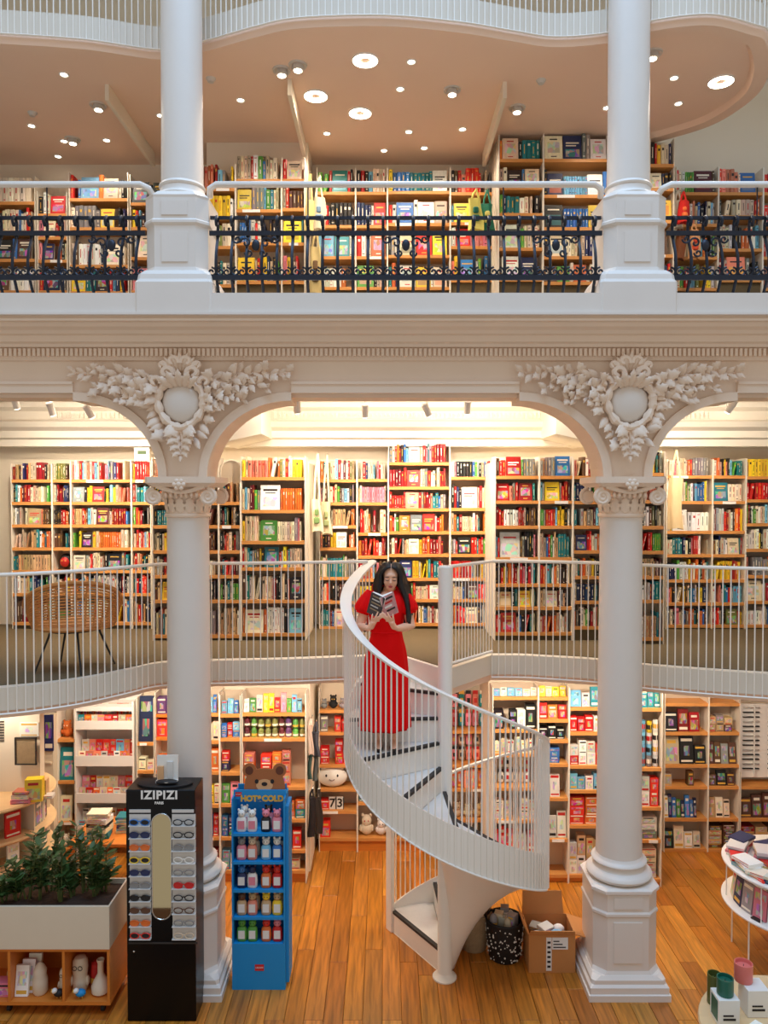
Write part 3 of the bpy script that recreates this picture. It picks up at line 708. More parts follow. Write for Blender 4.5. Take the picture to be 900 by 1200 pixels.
SPECIAL = {('case with orange set', 1): ('orange', .56, 1.1, .026, .78), ('case with orange set', 2): ('cream', .45, .8, .026, .74), ('case with green set', 3): ('green', .45, 1.1, .022, .86), ('case beside tall one', 4): ('red', .0, .5, .03, .86), ('case beside tall one', 3): ('red', .28, .62, .034, .9),
           ('yellow topped case', 0): ('yellow', .05, .55, .036, .86), ('white series case', 1): ('cream', .25, .95, .04, .8), ('case by hanging coat', 2): ('white', .45, .95, .05, .74), ('wide case behind chair', 1): ('face:red', .34, .5), ('wide case behind chair', 3): ('orange', .42, .82, .026, .82), ('tall red case', 1): ('face:scarlet', .35, .5),
           ('pink spine case', 1): ('pink', .1, .9, .03, .8), ('blue book case', 0): ('face:blue', .4, .6), ('red case past stair', 0): ('face:red', .5, .6), ('yellow cover gallery case', 1): ('face:yellow', .15, .4), ('yellow cover gallery case', 2): ('face:yellow', .6, .8), ('blue set gallery case', 1): ('skyblue', .05, .4, .03, .7), ('blue set gallery case', 2): ('blue', .1, .42, .035, .7), ('blue set gallery case', 0): ('face:navy', .12, .4), ('arched gallery case', 1): ('grey', .1, .6, .045, .9), ('gallery case by yellow bag', 1): ('yellow', .15, .5, .045, .8), ('orange art gallery case', 2): ('face:orange', .4, .6), ('mezzanine case behind chair', 4): ('tan', .1, .9, .034, .84), ('leftmost gallery case', 0): ('cream', .35, 1.0, .07, .95)}
def fill_books(x0, x1, y, z, H, case, shelf, pal, rg, face=0.10, wide=(0.020, 0.046), depth=0.17, full=0.96):
    x = x0 + 0.006; idx = 0; end = x0 + (x1 - x0) * full - 0.006; run = 0; cn = None; sh = 0.8
    Hm = min(H * 0.93, 0.30)
    while x < end - 0.012:
        r = rg.random(); fr = (x - x0) / (x1 - x0); sp = SPECIAL.get((case, shelf))
        if sp and sp[1] <= fr < sp[2]:
            if sp[0].startswith('face:'):
                h = Hm * .93; w = min(h * .74, end - x); put_book(x + 0.004, y + 0.012, z + 0.001, w, .024, h, sp[0][5:], 'face', case, shelf, idx, rg, 0, R(-7)); x += w + .01; idx += 1; SPECIAL.pop((case, shelf)); continue
            w = min(sp[3], end - x)
            if w < .01: break
            put_book(x, y + 0.012, z + 0.001, w - 0.0012, depth, Hm * sp[4], sp[0], 'spine', case, shelf, idx, rg); x += w; idx += 1; continue
        if r < face and end - x > 0.13 and run <= 0:
            h = Hm * rg.uniform(0.78, 0.95); w = min(h * rg.uniform(0.66, 0.8), end - x); t = 0.022
            put_book(x + 0.004, y + 0.012, z + 0.001, w, t, h, rg.choice(pal), 'face', case, shelf, idx, rg, 0, R(-7)); x += w + 0.010; idx += 1; continue
        if r < face + 0.025 and run <= 0: x += rg.uniform(0.015, 0.05); continue
        if run <= 0:
            cn = rg.choice(pal); run = 1 if rg.random() < 0.84 else rg.randrange(2, 7); sh = rg.uniform(0.70, 0.97); sw = rg.uniform(*wide)
        if run <= 1 and rg.random() < 0.5: sw = rg.uniform(*wide); sh = rg.uniform(0.70, 0.97)
        w = min(sw, end - x)
        if w < 0.010: break
        h = Hm * sh
        if rg.random() < 0.03 and end - x > w + h * 0.22:   # leaning book
            l = R(rg.uniform(7, 13)); put_book(x, y + rg.uniform(0.01, 0.03), z + w * math.sin(l) + 0.001, w, depth, h * 0.95, cn, 'spine', case, shelf, idx, rg, l); x += w + h * math.sin(l) * 0.97 + 0.004
        else:
            put_book(x, y + rg.uniform(0.008, 0.03), z + 0.001, w - 0.0012, depth, h, cn, 'spine', case, shelf, idx, rg); x += w
        run -= 1; idx += 1
def bookcase(short, px0, px1, Y, boards, zbase, top_py, label, pal=P_MIX, depth=0.26, books=True, face=0.10, wide=(0.016, 0.038), seed=None, full=0.96, back=True, bt=0.036, hollow=(), tall_side=0.0, fillfn=None, side_l=True, side_r=True, base=True, wood='shelf_wood'):
    rg = random.Random(seed or short); x0 = at(px0, 600, Y).x; x1 = at(px1, 600, Y).x
    zs = [at(450, b, Y).z for b in boards]; ztop = at(450, top_py, Y).z
    t = thing('bookcase', ((x0 + x1) / 2, Y + depth / 2, zbase), label, 'bookcase'); u = 0.009
    zt = max(ztop, zs[0] + 0.02) + tall_side
    for s, x in ((side_l, x0), (side_r, x1 - u)):
        if s: MB().box(x, Y - 0.004, zbase, x + u, Y + depth, zt).build('side_panel', 'case_white', t)
    if back: MB().box(x0 + u, Y + depth - 0.012, zbase, x1 - u, Y + depth, zt).build('back_panel', 'case_back', t)
    for b in zs:
        MB().box(x0 + u, Y, b - bt / 2, x1 - u, Y + depth - 0.012, b + bt / 2).build('shelf', wood, t)
    if base: MB().box(x0 + u, Y + 0.03, zbase, x1 - u, Y + 0.05, max(zbase + 0.02, zs[-1] - bt / 2)).build('kickboard', 'wood_orange' if zbase < 1 else 'carpet', t)
    for i, b in enumerate(zs):
        H = (zs[i - 1] - bt / 2 if i else ztop + 0.04) - (b + bt / 2)
        if i in hollow or H < 0.08: continue
        if fillfn: fillfn(i, x0 + u, x1 - u, Y, b + bt / 2, H, rg, short)
        elif books: fill_books(x0 + u, x1 - u, Y, b + bt / 2, H, short, i, pal, rg, face, wide, depth * 0.68, full)
    if rg.random() < 0.7:   # a paper strip clipped to a shelf edge
        b = rg.choice(zs[:-1]); w = min(0.2, (x1 - x0) * 0.4); xa = rg.uniform(x0 + 0.03, x1 - 0.03 - w)
        MB().box(xa, Y - 0.004, b - 0.018, xa + w, Y, b + 0.014).build('shelf_label', 'lamp_white', t)
    return t
YN, YF = 8.30, 9.02
B_ = bookcase
# ---- mezzanine level
bl = [563.7, 590, 616.5, 643.5, 670, 697, 731]
B_('mezzanine case behind chair', 13, 61, YF, bl, ZM, 543, 'mezzanine bookcase farthest left, behind the rattan chair', P_MUTE, face=0.02)
B_('narrow case behind chair', 61, 83, YF, bl, ZM, 544, 'narrow mezzanine bookcase holding a red face ornament', P_MUTE, face=0.04, hollow=(4,))
B_('wide case behind chair', 83, 154, YF, bl, ZM, 540, 'wide mezzanine bookcase with a red face-out book on its second shelf', P_MIX, face=0.09)
B_('case by left sign', 154, 177, YF, bl, ZM, 541, 'narrow mezzanine bookcase under a green topped sign', P_RED, face=0.05)
bn = [560, 590, 617.5, 647, 676, 705, 746]
B_('case behind eyewear column', 178, 256, YN, bn, ZM, 536, 'mezzanine bookcase half hidden by the eyewear-side column', P_MUTE, face=0.05)
B_('case under arched board', 256, 282, YN, bn[1:], ZM, 566, 'narrow mezzanine bookcase below a small arched white board', P_MUTE, face=0.05)
B_('case with orange set', 282, 358, YN, [561, 599.5, 636, 667, 705, 744], ZM, 535, 'white framed mezzanine bookcase with a long row of orange spines', P_MIX, face=0.12)
br = [563.5, 590.5, 617.5, 643.5, 678, 706, 736]
B_('case by tote bag', 374, 418.5, YF, br, ZM, 539, 'mezzanine bookcase beside the hanging cream tote bag', P_MIX, face=0.05)
B_('pink spine case', 418.5, 455, YF, [563, 590.5, 626, 653, 680, 706, 734], ZM, 541, 'narrow mezzanine bookcase left of the tall red one', P_RED, face=0.12)
B_('tall red case', 455, 527.5, YF, [543.5, 572, 597.5, 624.5, 651, 679, 704, 732], ZM, 521, 'tallest mezzanine bookcase, behind the woman in red', P_RED, face=0.13)
B_('case beside tall one', 527.5, 578, YF, [560.5, 597, 624.5, 651, 679, 704, 732], ZM, 542, 'mezzanine bookcase with bright red sets, right beside the tallest', P_RED, face=0.15)
bq = [559.5, 588.5, 618, 655, 686, 713, 743]
B_('red case past stair', 580, 632, YN, bq, ZM, 535, 'mezzanine bookcase with bright red covers just past the stair pole', P_RED, face=0.16)
B_('blue book case', 632, 671.5, YN, bq, ZM, 535, 'mezzanine bookcase with an upright blue book on top', P_MIX, face=0.08)
B_('case by box column', 671.5, 751, YN, [559.5, 589, 618, 647, 677, 706, 736], ZM, 537, 'mezzanine bookcase half hidden by the cardboard-box-side column', P_MIX, face=0.06)
B_('case with green set', 751, 779, 8.1, [556, 588, 618.5, 647.5, 677, 705, 749], ZM, 529, 'narrow mezzanine bookcase with lime green spines beside the coat', P_MIX, face=0.08)
bx = [559, 589, 624, 651.5, 681, 708, 734]
B_('case by hanging coat', 781, 835, YF, bx, ZM, 538, 'mezzanine bookcase right behind the hanging pale coat', P_ART, face=0.06)
B_('white series case', 835, 874, YF, bx, ZM, 538, 'narrow mezzanine bookcase with white series volumes', P_MIX, face=0.1)
B_('yellow topped case', 874, 925, YF, [560, 587, 615, 645, 676, 706, 734], ZM, 537, 'mezzanine bookcase farthest right with yellow spines on top', P_MIX, face=0.1)
# ---- upper gallery
UF, UN = 9.25, 8.75; W2 = (0.024, 0.055)
B_('leftmost gallery case', -30, 45, UF, [238, 272, 305, 342], ZU, 206, 'upper gallery bookcase farthest left with pictured spines', P_ART, face=0.25, wide=W2)
B_('gallery case with poster book', 47, 82, UF, [252, 279, 306, 342], ZU, 224, 'narrow upper gallery bookcase with a violet picture book', P_ART, face=0.4, wide=W2)
B_('orange gallery case', 84, 153, UF, [234, 268, 312, 343], ZU, 202, 'orange sided upper gallery bookcase of large art books', P_ART, face=0.3, wide=W2)
B_('gallery case by left column', 155, 236, UF, [239, 268, 303, 342], ZU, 204, 'upper gallery bookcase beside and behind the left pale column', P_ART, face=0.2, wide=W2)
B_('gallery case left of arch', 239, 277.5, UN, [222, 256, 290, 335], ZU, 192, 'upper gallery bookcase just left of the arched niche', P_MIX, face=0.1, wide=W2)
B_('arched gallery case', 277.5, 331, UN, [211.5, 247, 285.5, 331], ZU, 182, 'upper gallery bookcase with an arched niche on top', P_ART, face=0.12, wide=W2, tall_side=-0.1)
B_('yellow green gallery case', 331, 358, UN, [211.5, 245.5, 286, 331], ZU, 184, 'narrow upper gallery bookcase right of the arched niche', P_MIX, face=0.2, wide=W2)
B_('gallery case by cloth bag', 372, 417, UF, [226.5, 265.5, 302, 338], ZU, 196, 'upper gallery bookcase behind the pale hanging cloth bag', P_ART, face=0.3, wide=W2)
B_('orange art gallery case', 417, 454, UF, [226.5, 265.5, 302, 338], ZU, 197, 'narrow upper gallery bookcase with one orange art book', P_ART, face=0.3, wide=W2)
B_('yellow cover gallery case', 454, 527, UF, [225.5, 263, 300.5, 338], ZU, 196, 'wide upper gallery bookcase with square yellow covers', P_ART, face=0.32, wide=W2)
B_('gallery case by yellow bag', 527, 577, UF, [227, 262, 290, 329], ZU, 195, 'upper gallery bookcase beside the yellow and green tote bag', P_MIX, face=0.2, wide=W2)
B_('tall gallery case', 583, 635, UN, [188, 220.5, 251.5, 292, 328], ZU, 158, 'tall upper gallery bookcase near the middle, five shelves high', P_ART, face=0.3, wide=W2)
B_('blue set gallery case', 635, 758, UN, [188, 230, 268, 302, 332], ZU, 156, 'tall upper gallery bookcase with blue banded boxed sets', P_ART, face=0.45, wide=W2)
B_('gallery case behind column', 758, 787, UN, [194, 222, 260, 300, 335], ZU, 162, 'narrow tall upper gallery bookcase right behind the pale column', P_ART, face=0.3, wide=W2)
B_('gallery case by red bag', 789, 838.5, UF, [227, 264, 302.5, 339], ZU, 195, 'upper gallery bookcase behind the hanging red printed bag', P_MIX, face=0.06, wide=W2)
B_('red cover gallery case', 838.5, 890.5, UF, [227, 254, 293, 329], ZU, 196, 'upper gallery bookcase with a red face-out cover', P_MIX, face=0.16, wide=W2)
B_('rightmost gallery case', 890.5, 940, UF, [227, 264, 302.5, 339], ZU, 196, 'upper gallery bookcase farthest right, cut by the picture edge', P_MIX, face=0.08, wide=W2)
# ================================================================== LAMPS
def downlight(px, py, z, label, r=0.05, power=14, ring=False, name='downlight', grp=None, blend=0.6):
    p = onz(px, py, z); t = thing(name, (p.x, p.y, z), label, 'lamp', grp)
    if ring:
        MB().lathe([(0.052, -0.012), (0.118, -0.012), (0.118, 0.0), (0.052, 0.0), (0.052, -0.012)], 28, p, cap=False).build('light_ring', 'lamp_glow', t, True)
        MB().lathe([(0.05, -0.004), (0.05, 0)], 20, p).build('centre_disc', 'soffit_tan', t, True)
        MB().lathe([(0.118, -0.014), (0.126, -0.014), (0.126, 0), (0.118, 0), (0.118, -0.014)], 28, p, cap=False).build('trim_ring', 'lamp_white', t, True)
    else:
        MB().lathe([(r * 0.75, -0.006), (r, -0.012), (r * 1.12, -0.006), (r * 1.12, 0), (r * 0.75, 0), (r * 0.75, -0.006)], 20, p, cap=False).build('trim_ring', 'lamp_white', t, True)
        MB().lathe([(r * 0.75, -0.005), (r * 0.75, 0)], 16, p).build('lens', 'lamp_glow', t, True)
    if power:
        lamp('downlight_lamp', 'SPOT', (p.x, p.y, z - 0.03), power, WARM, (0, 0, 0), spot_size=R(140), spot_blend=blend, shadow_soft_size=0.05)
dl = [(75, 87, 1), (37, 147, 1), (75, 165, 0), (125, 164, 1), (68, 183, 0), (188, 135, 0), (282, 117, 1), (383, 156, 1), (482, 72, 1), (469, 104, 0), (479, 154, 1), (542, 151, 1), (450, 176, 0), (497, 173, 0), (711, 126, 1), (790, 91, 1), (795, 121, 0)]
where = ['nearest the left frame edge under the wavy rim', 'low at the far left of the soffit', 'of the pair above the orange gallery case', 'above the orange gallery case, right of a pair', 'smallest at the far left, nearest the shelves', 'tucked beside the left pale column',
         'between the left pale column and the arched niche', 'above the gallery case by cloth bag', 'right of the upper ring lamp', 'just below the one beside the ring lamps', 'left of two near the middle fin', 'right of two, nearest the middle fin', 'nearest the shelves in the middle', 'second nearest the shelves in the middle',
         'just left of the right pale column', 'right of the pale column, upper of two', 'right of the pale column, lower of two']
for (x, y, p), w in zip(dl, where): downlight(x, y, ZT, 'small round soffit lamp ' + w, 0.042, 36 if p else 0, grp='soffit lamps of the upper gallery')
for (x, y), w in zip(((428, 70), (370, 112), (422, 132), (845, 95)), ('highest of three in the middle', 'leftmost of three in the middle', 'lowest of three in the middle', 'alone at the rounded soffit end')):
    downlight(x, y, ZT, 'glowing ring lamp ' + w, ring=True, power=45, name='ring_lamp', grp='ring lamps of the upper soffit')
def gimbal(px, py, label):
    p = onz(px, py, ZT); t = thing('gimbal_lamp', tuple(p), label, 'lamp', 'tilting soffit lamps')
    MB().lathe([(0.06, -0.008), (0.085, -0.014), (0.09, 0), (0.06, 0), (0.06, -0.008)], 22, p, cap=False).build('trim_ring', 'lamp_metal', t, True)
    h = Vector((p.x, p.y + 0.01, ZT)); MB().lathe([(0.05, -0.05), (0.055, -0.045), (0.055, 0.0)], 18, h).build('lamp_head', 'lamp_metal', t, True)
    MB().lathe([(0.038, -0.054), (0.038, -0.049)], 14, h).build('lens', 'lamp_glow', t, True)
for (x, y), w in zip(((115, 123), (349, 76), (330, 82), (530, 105), (606, 126), (765, 62), (85, 163)), ('between two small lamps on the far left', 'right of a pair by the wavy rim', 'left of a pair by the wavy rim', 'alone in the open middle soffit', 'above the tall gallery case', 'peeking out beside the right pale column', 'among the cluster above the orange gallery case')):
    gimbal(x, y, 'metal tilting soffit lamp ' + w)
for (x, y), w in zip(((38, 132), (247, 92), (634, 94)), ('at the far left', 'beside the left pale column', 'in the middle right')):
    p = onz(x, y, ZT); t = thing('smoke_detector', tuple(p), 'small grey smoke detector on the soffit ' + w, 'detector')
    MB().lathe([(0.012, -0.04), (0.03, -0.035), (0.036, -0.02), (0.045, -0.012), (0.05, 0)], 16, p).build('body', 'lamp_metal', t, True)
# track spots below the mezzanine ceiling
def track_spot(px, py, Y, label, aim=(0, 0.6, -1), power=40, hidden=False):
    p = at(px, py, Y); t = thing('track_spot', (p.x, p.y, 5.62), label, 'spotlight', 'mezzanine track spots')
    MB().cbox(p.x, p.y, 5.595, 0.10, 0.05, 0.025).build('mount', 'lamp_white', t)
    MB().tube([(p.x, p.y, 5.6), (p.x, p.y, p.z + 0.06)], 0.008, 8).build('stem', 'lamp_white', t, True)
    d = Vector(aim).normalized(); q = Vector((0, 0, -1)).rotation_difference(d); T = Matrix.Translation(p) @ q.to_matrix().to_4x4()
    mb = MB().lathe([(0.034, -0.07), (0.036, 0.065), (0.02, 0.07)], 18); mb.v = [tuple(T @ Vector(v)) for v in mb.v]; mb.build('lamp_head', 'lamp_white', t, True)
    mb = MB().lathe([(0.030, -0.074), (0.030, -0.069)], 16); mb.v = [tuple(T @ Vector(v)) for v in mb.v]; mb.build('lens', 'lamp_glow', t, True)
    o = lamp('track_lamp', 'SPOT', tuple(p + d * 0.085), power, WARM, spot_size=R(125), spot_blend=0.8, shadow_soft_size=0.05); o.rotation_euler = q.to_euler()
TP = 75
for x, y, Y, w, aim in ((18, 471, 7.9, 'at the far left behind the first arch', (0, .6, -1)), (60, 479, 7.95, 'hanging straight, left of the angled one behind the first arch', (0.1, .5, -1)), (104, 482, 7.85, 'angled, nearest the first bracket', (0.4, .7, -1)),
                        (348, 476, 7.7, 'just right of the left bracket tip', (0, .7, -1)), (428, 481, 7.95, 'hanging straight, left of the middle angled one', (0, .6, -1)), (500, 480, 7.9, 'angled, in the middle of the wide arch', (0.5, .6, -1)), (548, 477, 7.95, 'hanging straight, right of the middle angled one', (0, .6, -1)),
                        (857, 476, 7.8, 'angled, beside the rightmost bracket', (-0.4, .7, -1))):
    track_spot(x, y, Y, 'white cylinder track spot ' + w, aim, TP)
for i, (xa_, xb_) in enumerate(((-3.9, -2.2), (-1.3, 0.4), (0.5, 1.7), (2.6, 4.2))):  # slim lamps added out of sight to brighten the back wall and cornice
    t = thing('linear_lamp', ((xa_ + xb_) / 2, 8.05, 5.62), ('added unseen fill lamp of the first arch', 'added unseen fill lamp left of the middle', 'added unseen fill lamp right of the middle', 'added unseen fill lamp of the last arch')[i], 'lamp')
    MB().box(xa_, 8.02, 5.59, xb_, 8.08, 5.62).build('housing', 'lamp_white', t); MB().box(xa_ + .01, 8.025, 5.582, xb_ - .01, 8.075, 5.59).build('diffuser', 'lamp_white', t)
    lamp('added_wall_fill', 'AREA', ((xa_ + xb_) / 2, 8.05, 5.575), 34, WARM, (R(40), 0, 0), shape='RECTANGLE', size=xb_ - xa_, size_y=.06)
p = at(48, 469, 7.9); t = thing('linear_lamp', (p.x, p.y, 5.62), 'short glowing linear lamp on the ceiling behind the first arch', 'lamp')
MB().box(p.x - 0.14, p.y - 0.03, 5.585, p.x + 0.14, p.y + 0.03, 5.62).build('housing', 'lamp_white', t)
MB().box(p.x - 0.13, p.y - 0.022, 5.578, p.x + 0.13, p.y + 0.022, 5.585).build('diffuser', 'lamp_glow', t)
# recessed lamps in the underside of the mezzanine, lighting the ground floor shelves; the rear ones are added fill
for i, (x, yl) in enumerate(((-3.9, 7.4), (-2.7, 8.0), (-1.9, 8.0), (-1.0, 8.0), (-0.3, 8.0), (1.1, 8.0), (1.8, 8.0), (2.6, 8.0), (3.3, 8.3), (4.0, 8.3), (-3.35, 8.6), (-2.9, 8.7), (-0.2, 8.7), (3.1, 8.75))):
    t = thing('recessed_lamp', (x, yl, 2.56), f'recessed lamp under the mezzanine, rear ones added as fill, {ORD[i]} along its row', 'lamp', 'recessed lamps under the mezzanine')
    q = Vector((x, yl, 2.56))
    MB().lathe([(0.045, -0.004), (0.062, -0.01), (0.066, 0), (0.045, 0), (0.045, -0.004)], 18, q, cap=False).build('trim_ring', 'lamp_white', t, True)
    MB().lathe([(0.045, -0.003), (0.045, 0)], 14, q).build('lens', 'lamp_glow', t, True)
    lamp('recessed_bulb', 'SPOT', (x, yl, 2.53), 46 if yl == 8.0 else 30, WARM, (R(18), 0, 0), spot_size=R(150), spot_blend=0.8, shadow_soft_size=0.05)
# ================================================================== GROUND FLOOR SHELVES WITH GOODS
mat_obj('goods', 0.45); mat_obj('cloth', 0.85, grain=0.12, gscale=(20, 20, 20))
mat('black_gloss', (9, 7, 8), 0.3, spec=0.25); mat('black_matte', (24, 22, 23), 0.6); mat('tray_white', (214, 210, 204), 0.5)
mat('mirror', (206, 190, 150), 0.04, 1.0); mat('chrome', (215, 212, 206), 0.2, 0.9)  # mirror's gold tint stands in for a reflection of wooden shelves
mat('cyan_card', (16, 142, 208), 0.5, var=0.03); mat('bear_brown', (172, 104, 58), 0.6); mat('bear_dark', (104, 54, 32), 0.6); mat('bear_tan', (222, 170, 120), 0.6)
mat('planter_cream', (226, 210, 184), 0.6, var=0.03)
mat('wood_pale', (232, 196, 146), .5, var=.08, vscale=3, stretch=(1, 6, 18)); mat('soil', (64, 44, 32), 0.95, var=0.3, vscale=30, bump=0.5); mat('leaf_green', (70, 100, 50), 0.4, var=0.35, vscale=9); mat('stem_green', (92, 104, 56), 0.5)
mat('kraft', (196, 132, 72), 0.75, var=0.05, vscale=10); mat('kraft_dark', (158, 98, 48), 0.8); mat('tape_white', (236, 232, 224), 0.5)
mat('wicker', (170, 146, 112), 0.8, var=0.2, vscale=30, bump=0.6, bscale=120); mat('rattan', (196, 130, 66), 0.55, var=0.15, vscale=20)
mat('table_white', (240, 236, 230), 0.35); mat('ceramic', (226, 210, 186), 0.35, var=0.06, vscale=10); mat('clear_pack', (225, 225, 225), 0.15)
GOODS = {}
def goods_mesh(kind, v, ink):
    k = (kind, v, ink)
    if k in GOODS: return GOODS[k]
    if kind == 'box':
        mb = MB(); mb.box(0, 0, 0, 1, 1, 1, 0)
        B = {0: [(.1, .9, .66, .88), (.25, .75, .12, .5)], 1: [(.12, .88, .1, .6), (.2, .8, .74, .86)], 2: [(.15, .85, .35, .8), (.1, .9, .08, .2)], 3: [(.08, .92, .82, .93), (.08, .92, .07, .14), (.3, .7, .3, .66)]}[v]
        for x0, x1, z0, z1 in B: mb.box(x0, -.015, z0, x1, 0.01, z1, 2 if (x1 - x0) * (z1 - z0) > .13 else 1)
        me = mb.mesh('box', ['goods', ink, 'artprint'])
    elif kind == 'pack':   # hanging packet with a header card and a rounded body
        mb = MB(); mb.box(0.1, .4, .78, .9, .5, 1.0, 1)
        rings = []
        for z, w, d in ((0.02, .40, .12), (.1, .46, .4), (.4, .48, .5), (.7, .46, .4), (.8, .4, .12)):
            rings.append([(.5 + w * math.copysign(abs(math.cos(a)) ** .6, math.cos(a)), .5 + d * math.sin(a), z) for a in [2 * math.pi * j / 12 for j in range(12)]])
        mb.loft(rings, 0); mb.box(.25, -.01, .3, .75, .1, .58, 1); me = mb.mesh('pack', ['goods', ink], True)
    elif kind == 'jar':
        mb = MB(); mb.lathe([(.42, 0), (.46, .05), (.46, .42), (.40, .5), (.38, .52)], 14, (.5, .5, 0), 0); mb.lathe([(.40, .52), (.44, .54), (.44, .66), (.30, .86), (.12, .96), (.05, 1)], 14, (.5, .5, 0), 0); mb.lathe([(.465, .12), (.465, .34)], 14, (.5, .5, 0), 1, cap=False)
        me = mb.mesh('jar', ['goods', ink], True)
    elif kind == 'mug':
        mb = MB(); mb.lathe([(.40, 0), (.45, .04), (.45, 1), (.40, 1), (.38, .1)], 18, (.5, .5, 0), 0); mb.tube([(.5, .08, .8), (.5, -.12, .75), (.5, -.2, .5), (.5, -.12, .25), (.5, .08, .2)], .05, 6); mb.lathe([(.455, .3), (.455, .7)], 18, (.5, .5, 0), 1, cap=False)
        me = mb.mesh('mug', ['goods', ink], True)
    elif kind == 'plush':
        mb = MB(); mb.ell((.5, .5, .3), (.42, .42, .30), 14, 8); mb.ell((.5, .4, .68), (.33, .33, .28), 14, 8); mb.ell((.25, .42, .92), (.1, .08, .1), 8, 6); mb.ell((.75, .42, .92), (.1, .08, .1), 8, 6); mb.ell((.38, .09, .72), (.04, .03, .04), 6, 4, 1); mb.ell((.62, .09, .72), (.04, .03, .04), 6, 4, 1); mb.ell((.12, .3, .34), (.1, .12, .16), 8, 6); mb.ell((.88, .3, .34), (.1, .12, .16), 8, 6)
        me = mb.mesh('plush', ['cloth', ink], True)
    GOODS[k] = me; return me
NOUN = dict(box=('gift_box', 'boxed item', 'box'), pack=('hanging_pack', 'hanging packet', 'packet'), jar=('lidded_jar', 'lidded jar', 'jar'), mug=('mug', 'mug', 'mug'), plush=('plush_toy', 'plush toy', 'toy'), card=('notebook', 'upright notebook', 'notebook'), flat=('notebook', 'flat notebook', 'notebook'), game=('game_box', 'flat game box', 'box'))
def put_good(kind, x, y, z, w, d, h, cname, label, rg, group=None, rot=0.0, tilt=0.0):
    c = PAL[cname]; lum = 0.3 * c[0] + 0.6 * c[1] + 0.1 * c[2]
    ink = rg.choice(['ink_dark', 'ink_red', 'ink_gold']) if lum > 150 else rg.choice(['ink_light', 'ink_light', 'ink_gold'])
    mk = 'box' if kind in ('card', 'flat', 'game') else kind
    o = bpy.data.objects.new(NOUN[kind][0], goods_mesh(mk, rg.randrange(4), ink)); C.objects.link(o)
    o.matrix_world = Matrix.Translation((x + w / 2, y + d / 2, z)) @ Matrix.Rotation(rot, 4, 'Z') @ Matrix.Rotation(tilt, 4, 'X') @ Matrix.Translation((-w / 2, -d / 2, 0)) @ Matrix.Diagonal((w, d, h, 1))
    k = rg.uniform(.85, 1.12); o.color = lin([max(0, min(255, v * k + rg.uniform(-6, 6))) for v in c])
    tag(o, label, NOUN[kind][2], group); return o
def goods(recipe):
    """recipe: shelf index -> list of rows (kind, colours, width range, height fraction, rows stacked, fill share)"""
    def f(i, x0, x1, Y, z, H, rg, short):
        if i not in recipe: return
        r = recipe[i]
        if r == 'books': fill_books(x0, x1, Y, z, H, short, i, P_PALE, rg, 0.3, (0.02, 0.05), 0.16); return
        kind, cols, (wa, wb), hf, tiers, fill = r; cols = cols.split(); n = 0; nm = NOUN[kind][1]
        x = x0 + 0.008; end = x0 + (x1 - x0) * fill - 0.006
        while x < end - wa * 0.8:
            w = min(rg.uniform(wa, wb), end - x); zc = z + 0.001; cn = rg.choice(cols)
            if kind == 'box' and n and rg.random() < .14: x += w * .7; continue
            for q in range(tiers):
                h = H * hf / tiers * (rg.uniform(0.64, 1.0) if kind in ('box', 'card') else rg.uniform(.86, 1)); d = {'card': 0.03, 'pack': 0.05}.get(kind, min(0.16, max(0.05, w)))
                if kind == 'jar' or kind == 'mug': h = min(h, w * 1.9)
                if kind == 'plush': h = min(h, w * 1.35)
                yy = Y + (0.03 if kind not in ('pack',) else 0.12)
                if kind == 'pack': zc = z + H * (tiers - 1 - q) / tiers + H / tiers * 0.04; h = H / tiers * 0.9
                nn = CN0.get(cn, cn); tier = '' if tiers == 1 else (' in upper row' if (q == tiers - 1) != (kind == 'pack') else ' in lower row') if tiers == 2 else f', {ORD[q]} up'
                o = put_good(kind, x, yy, zc, w * 0.95, d, h, cn, f'{nn} {nm}, {ORD[n]} along on {ORD[i]} shelf of {short}{tier}', rg, f'goods on the {short}', rg.uniform(-.06, .06) if kind not in ('pack', 'card') else 0, R(-6) if kind == 'card' else 0)
                zc += h + 0.0015
                if rg.random() < 0.5 and kind not in ('jar',): cn = rg.choice(cols)
            x += w + 0.004; n += 1
    return f
CN0 = dict(skyblue='sky blue', crimson='deep red')
GN, GF = 8.62, 9.38
G = lambda short, a, b, Y, boards, top, label, rec, **k: bookcase(short, a, b, Y, boards, 0.0, top, label, fillfn=goods(rec), seed=short, **k)
G('blue goods case', 226, 256, GN, [838, 870, 906, 945, 983, 1022], 812, 'ground floor shelf just behind the eyewear-side column', {0: ('card', 'blue skyblue', (.03, .05), .8, 1, 1), 1: ('box', 'yellow cream', (.07, .1), .8, 1, 1), 2: ('box', 'yellow orange', (.08, .1), .8, 1, 1), 3: ('box', 'teal yellow cream', (.06, .09), .7, 2, 1), 4: ('box', 'red blue', (.05, .07), .8, 2, 1), 5: ('box', 'red crimson', (.05, .07), .8, 2, 1)})
G('arched goods case', 256, 281, GN, [839, 867, 907, 944, 983, 1022], 815, 'narrow ground floor shelf with arched top and blue boxes', {0: ('card', 'skyblue blue', (.05, .08), .8, 1, 1), 1: ('box', 'red skyblue blue', (.05, .08), .8, 2, 1), 2: ('box', 'blue navy red', (.08, .1), .85, 2, 1), 3: ('card', 'green pink', (.09, .12), .85, 1, 1), 4: ('box', 'red navy blue', (.06, .09), .85, 2, 1), 5: ('box', 'white skyblue', (.07, .1), .7, 2, 1)})
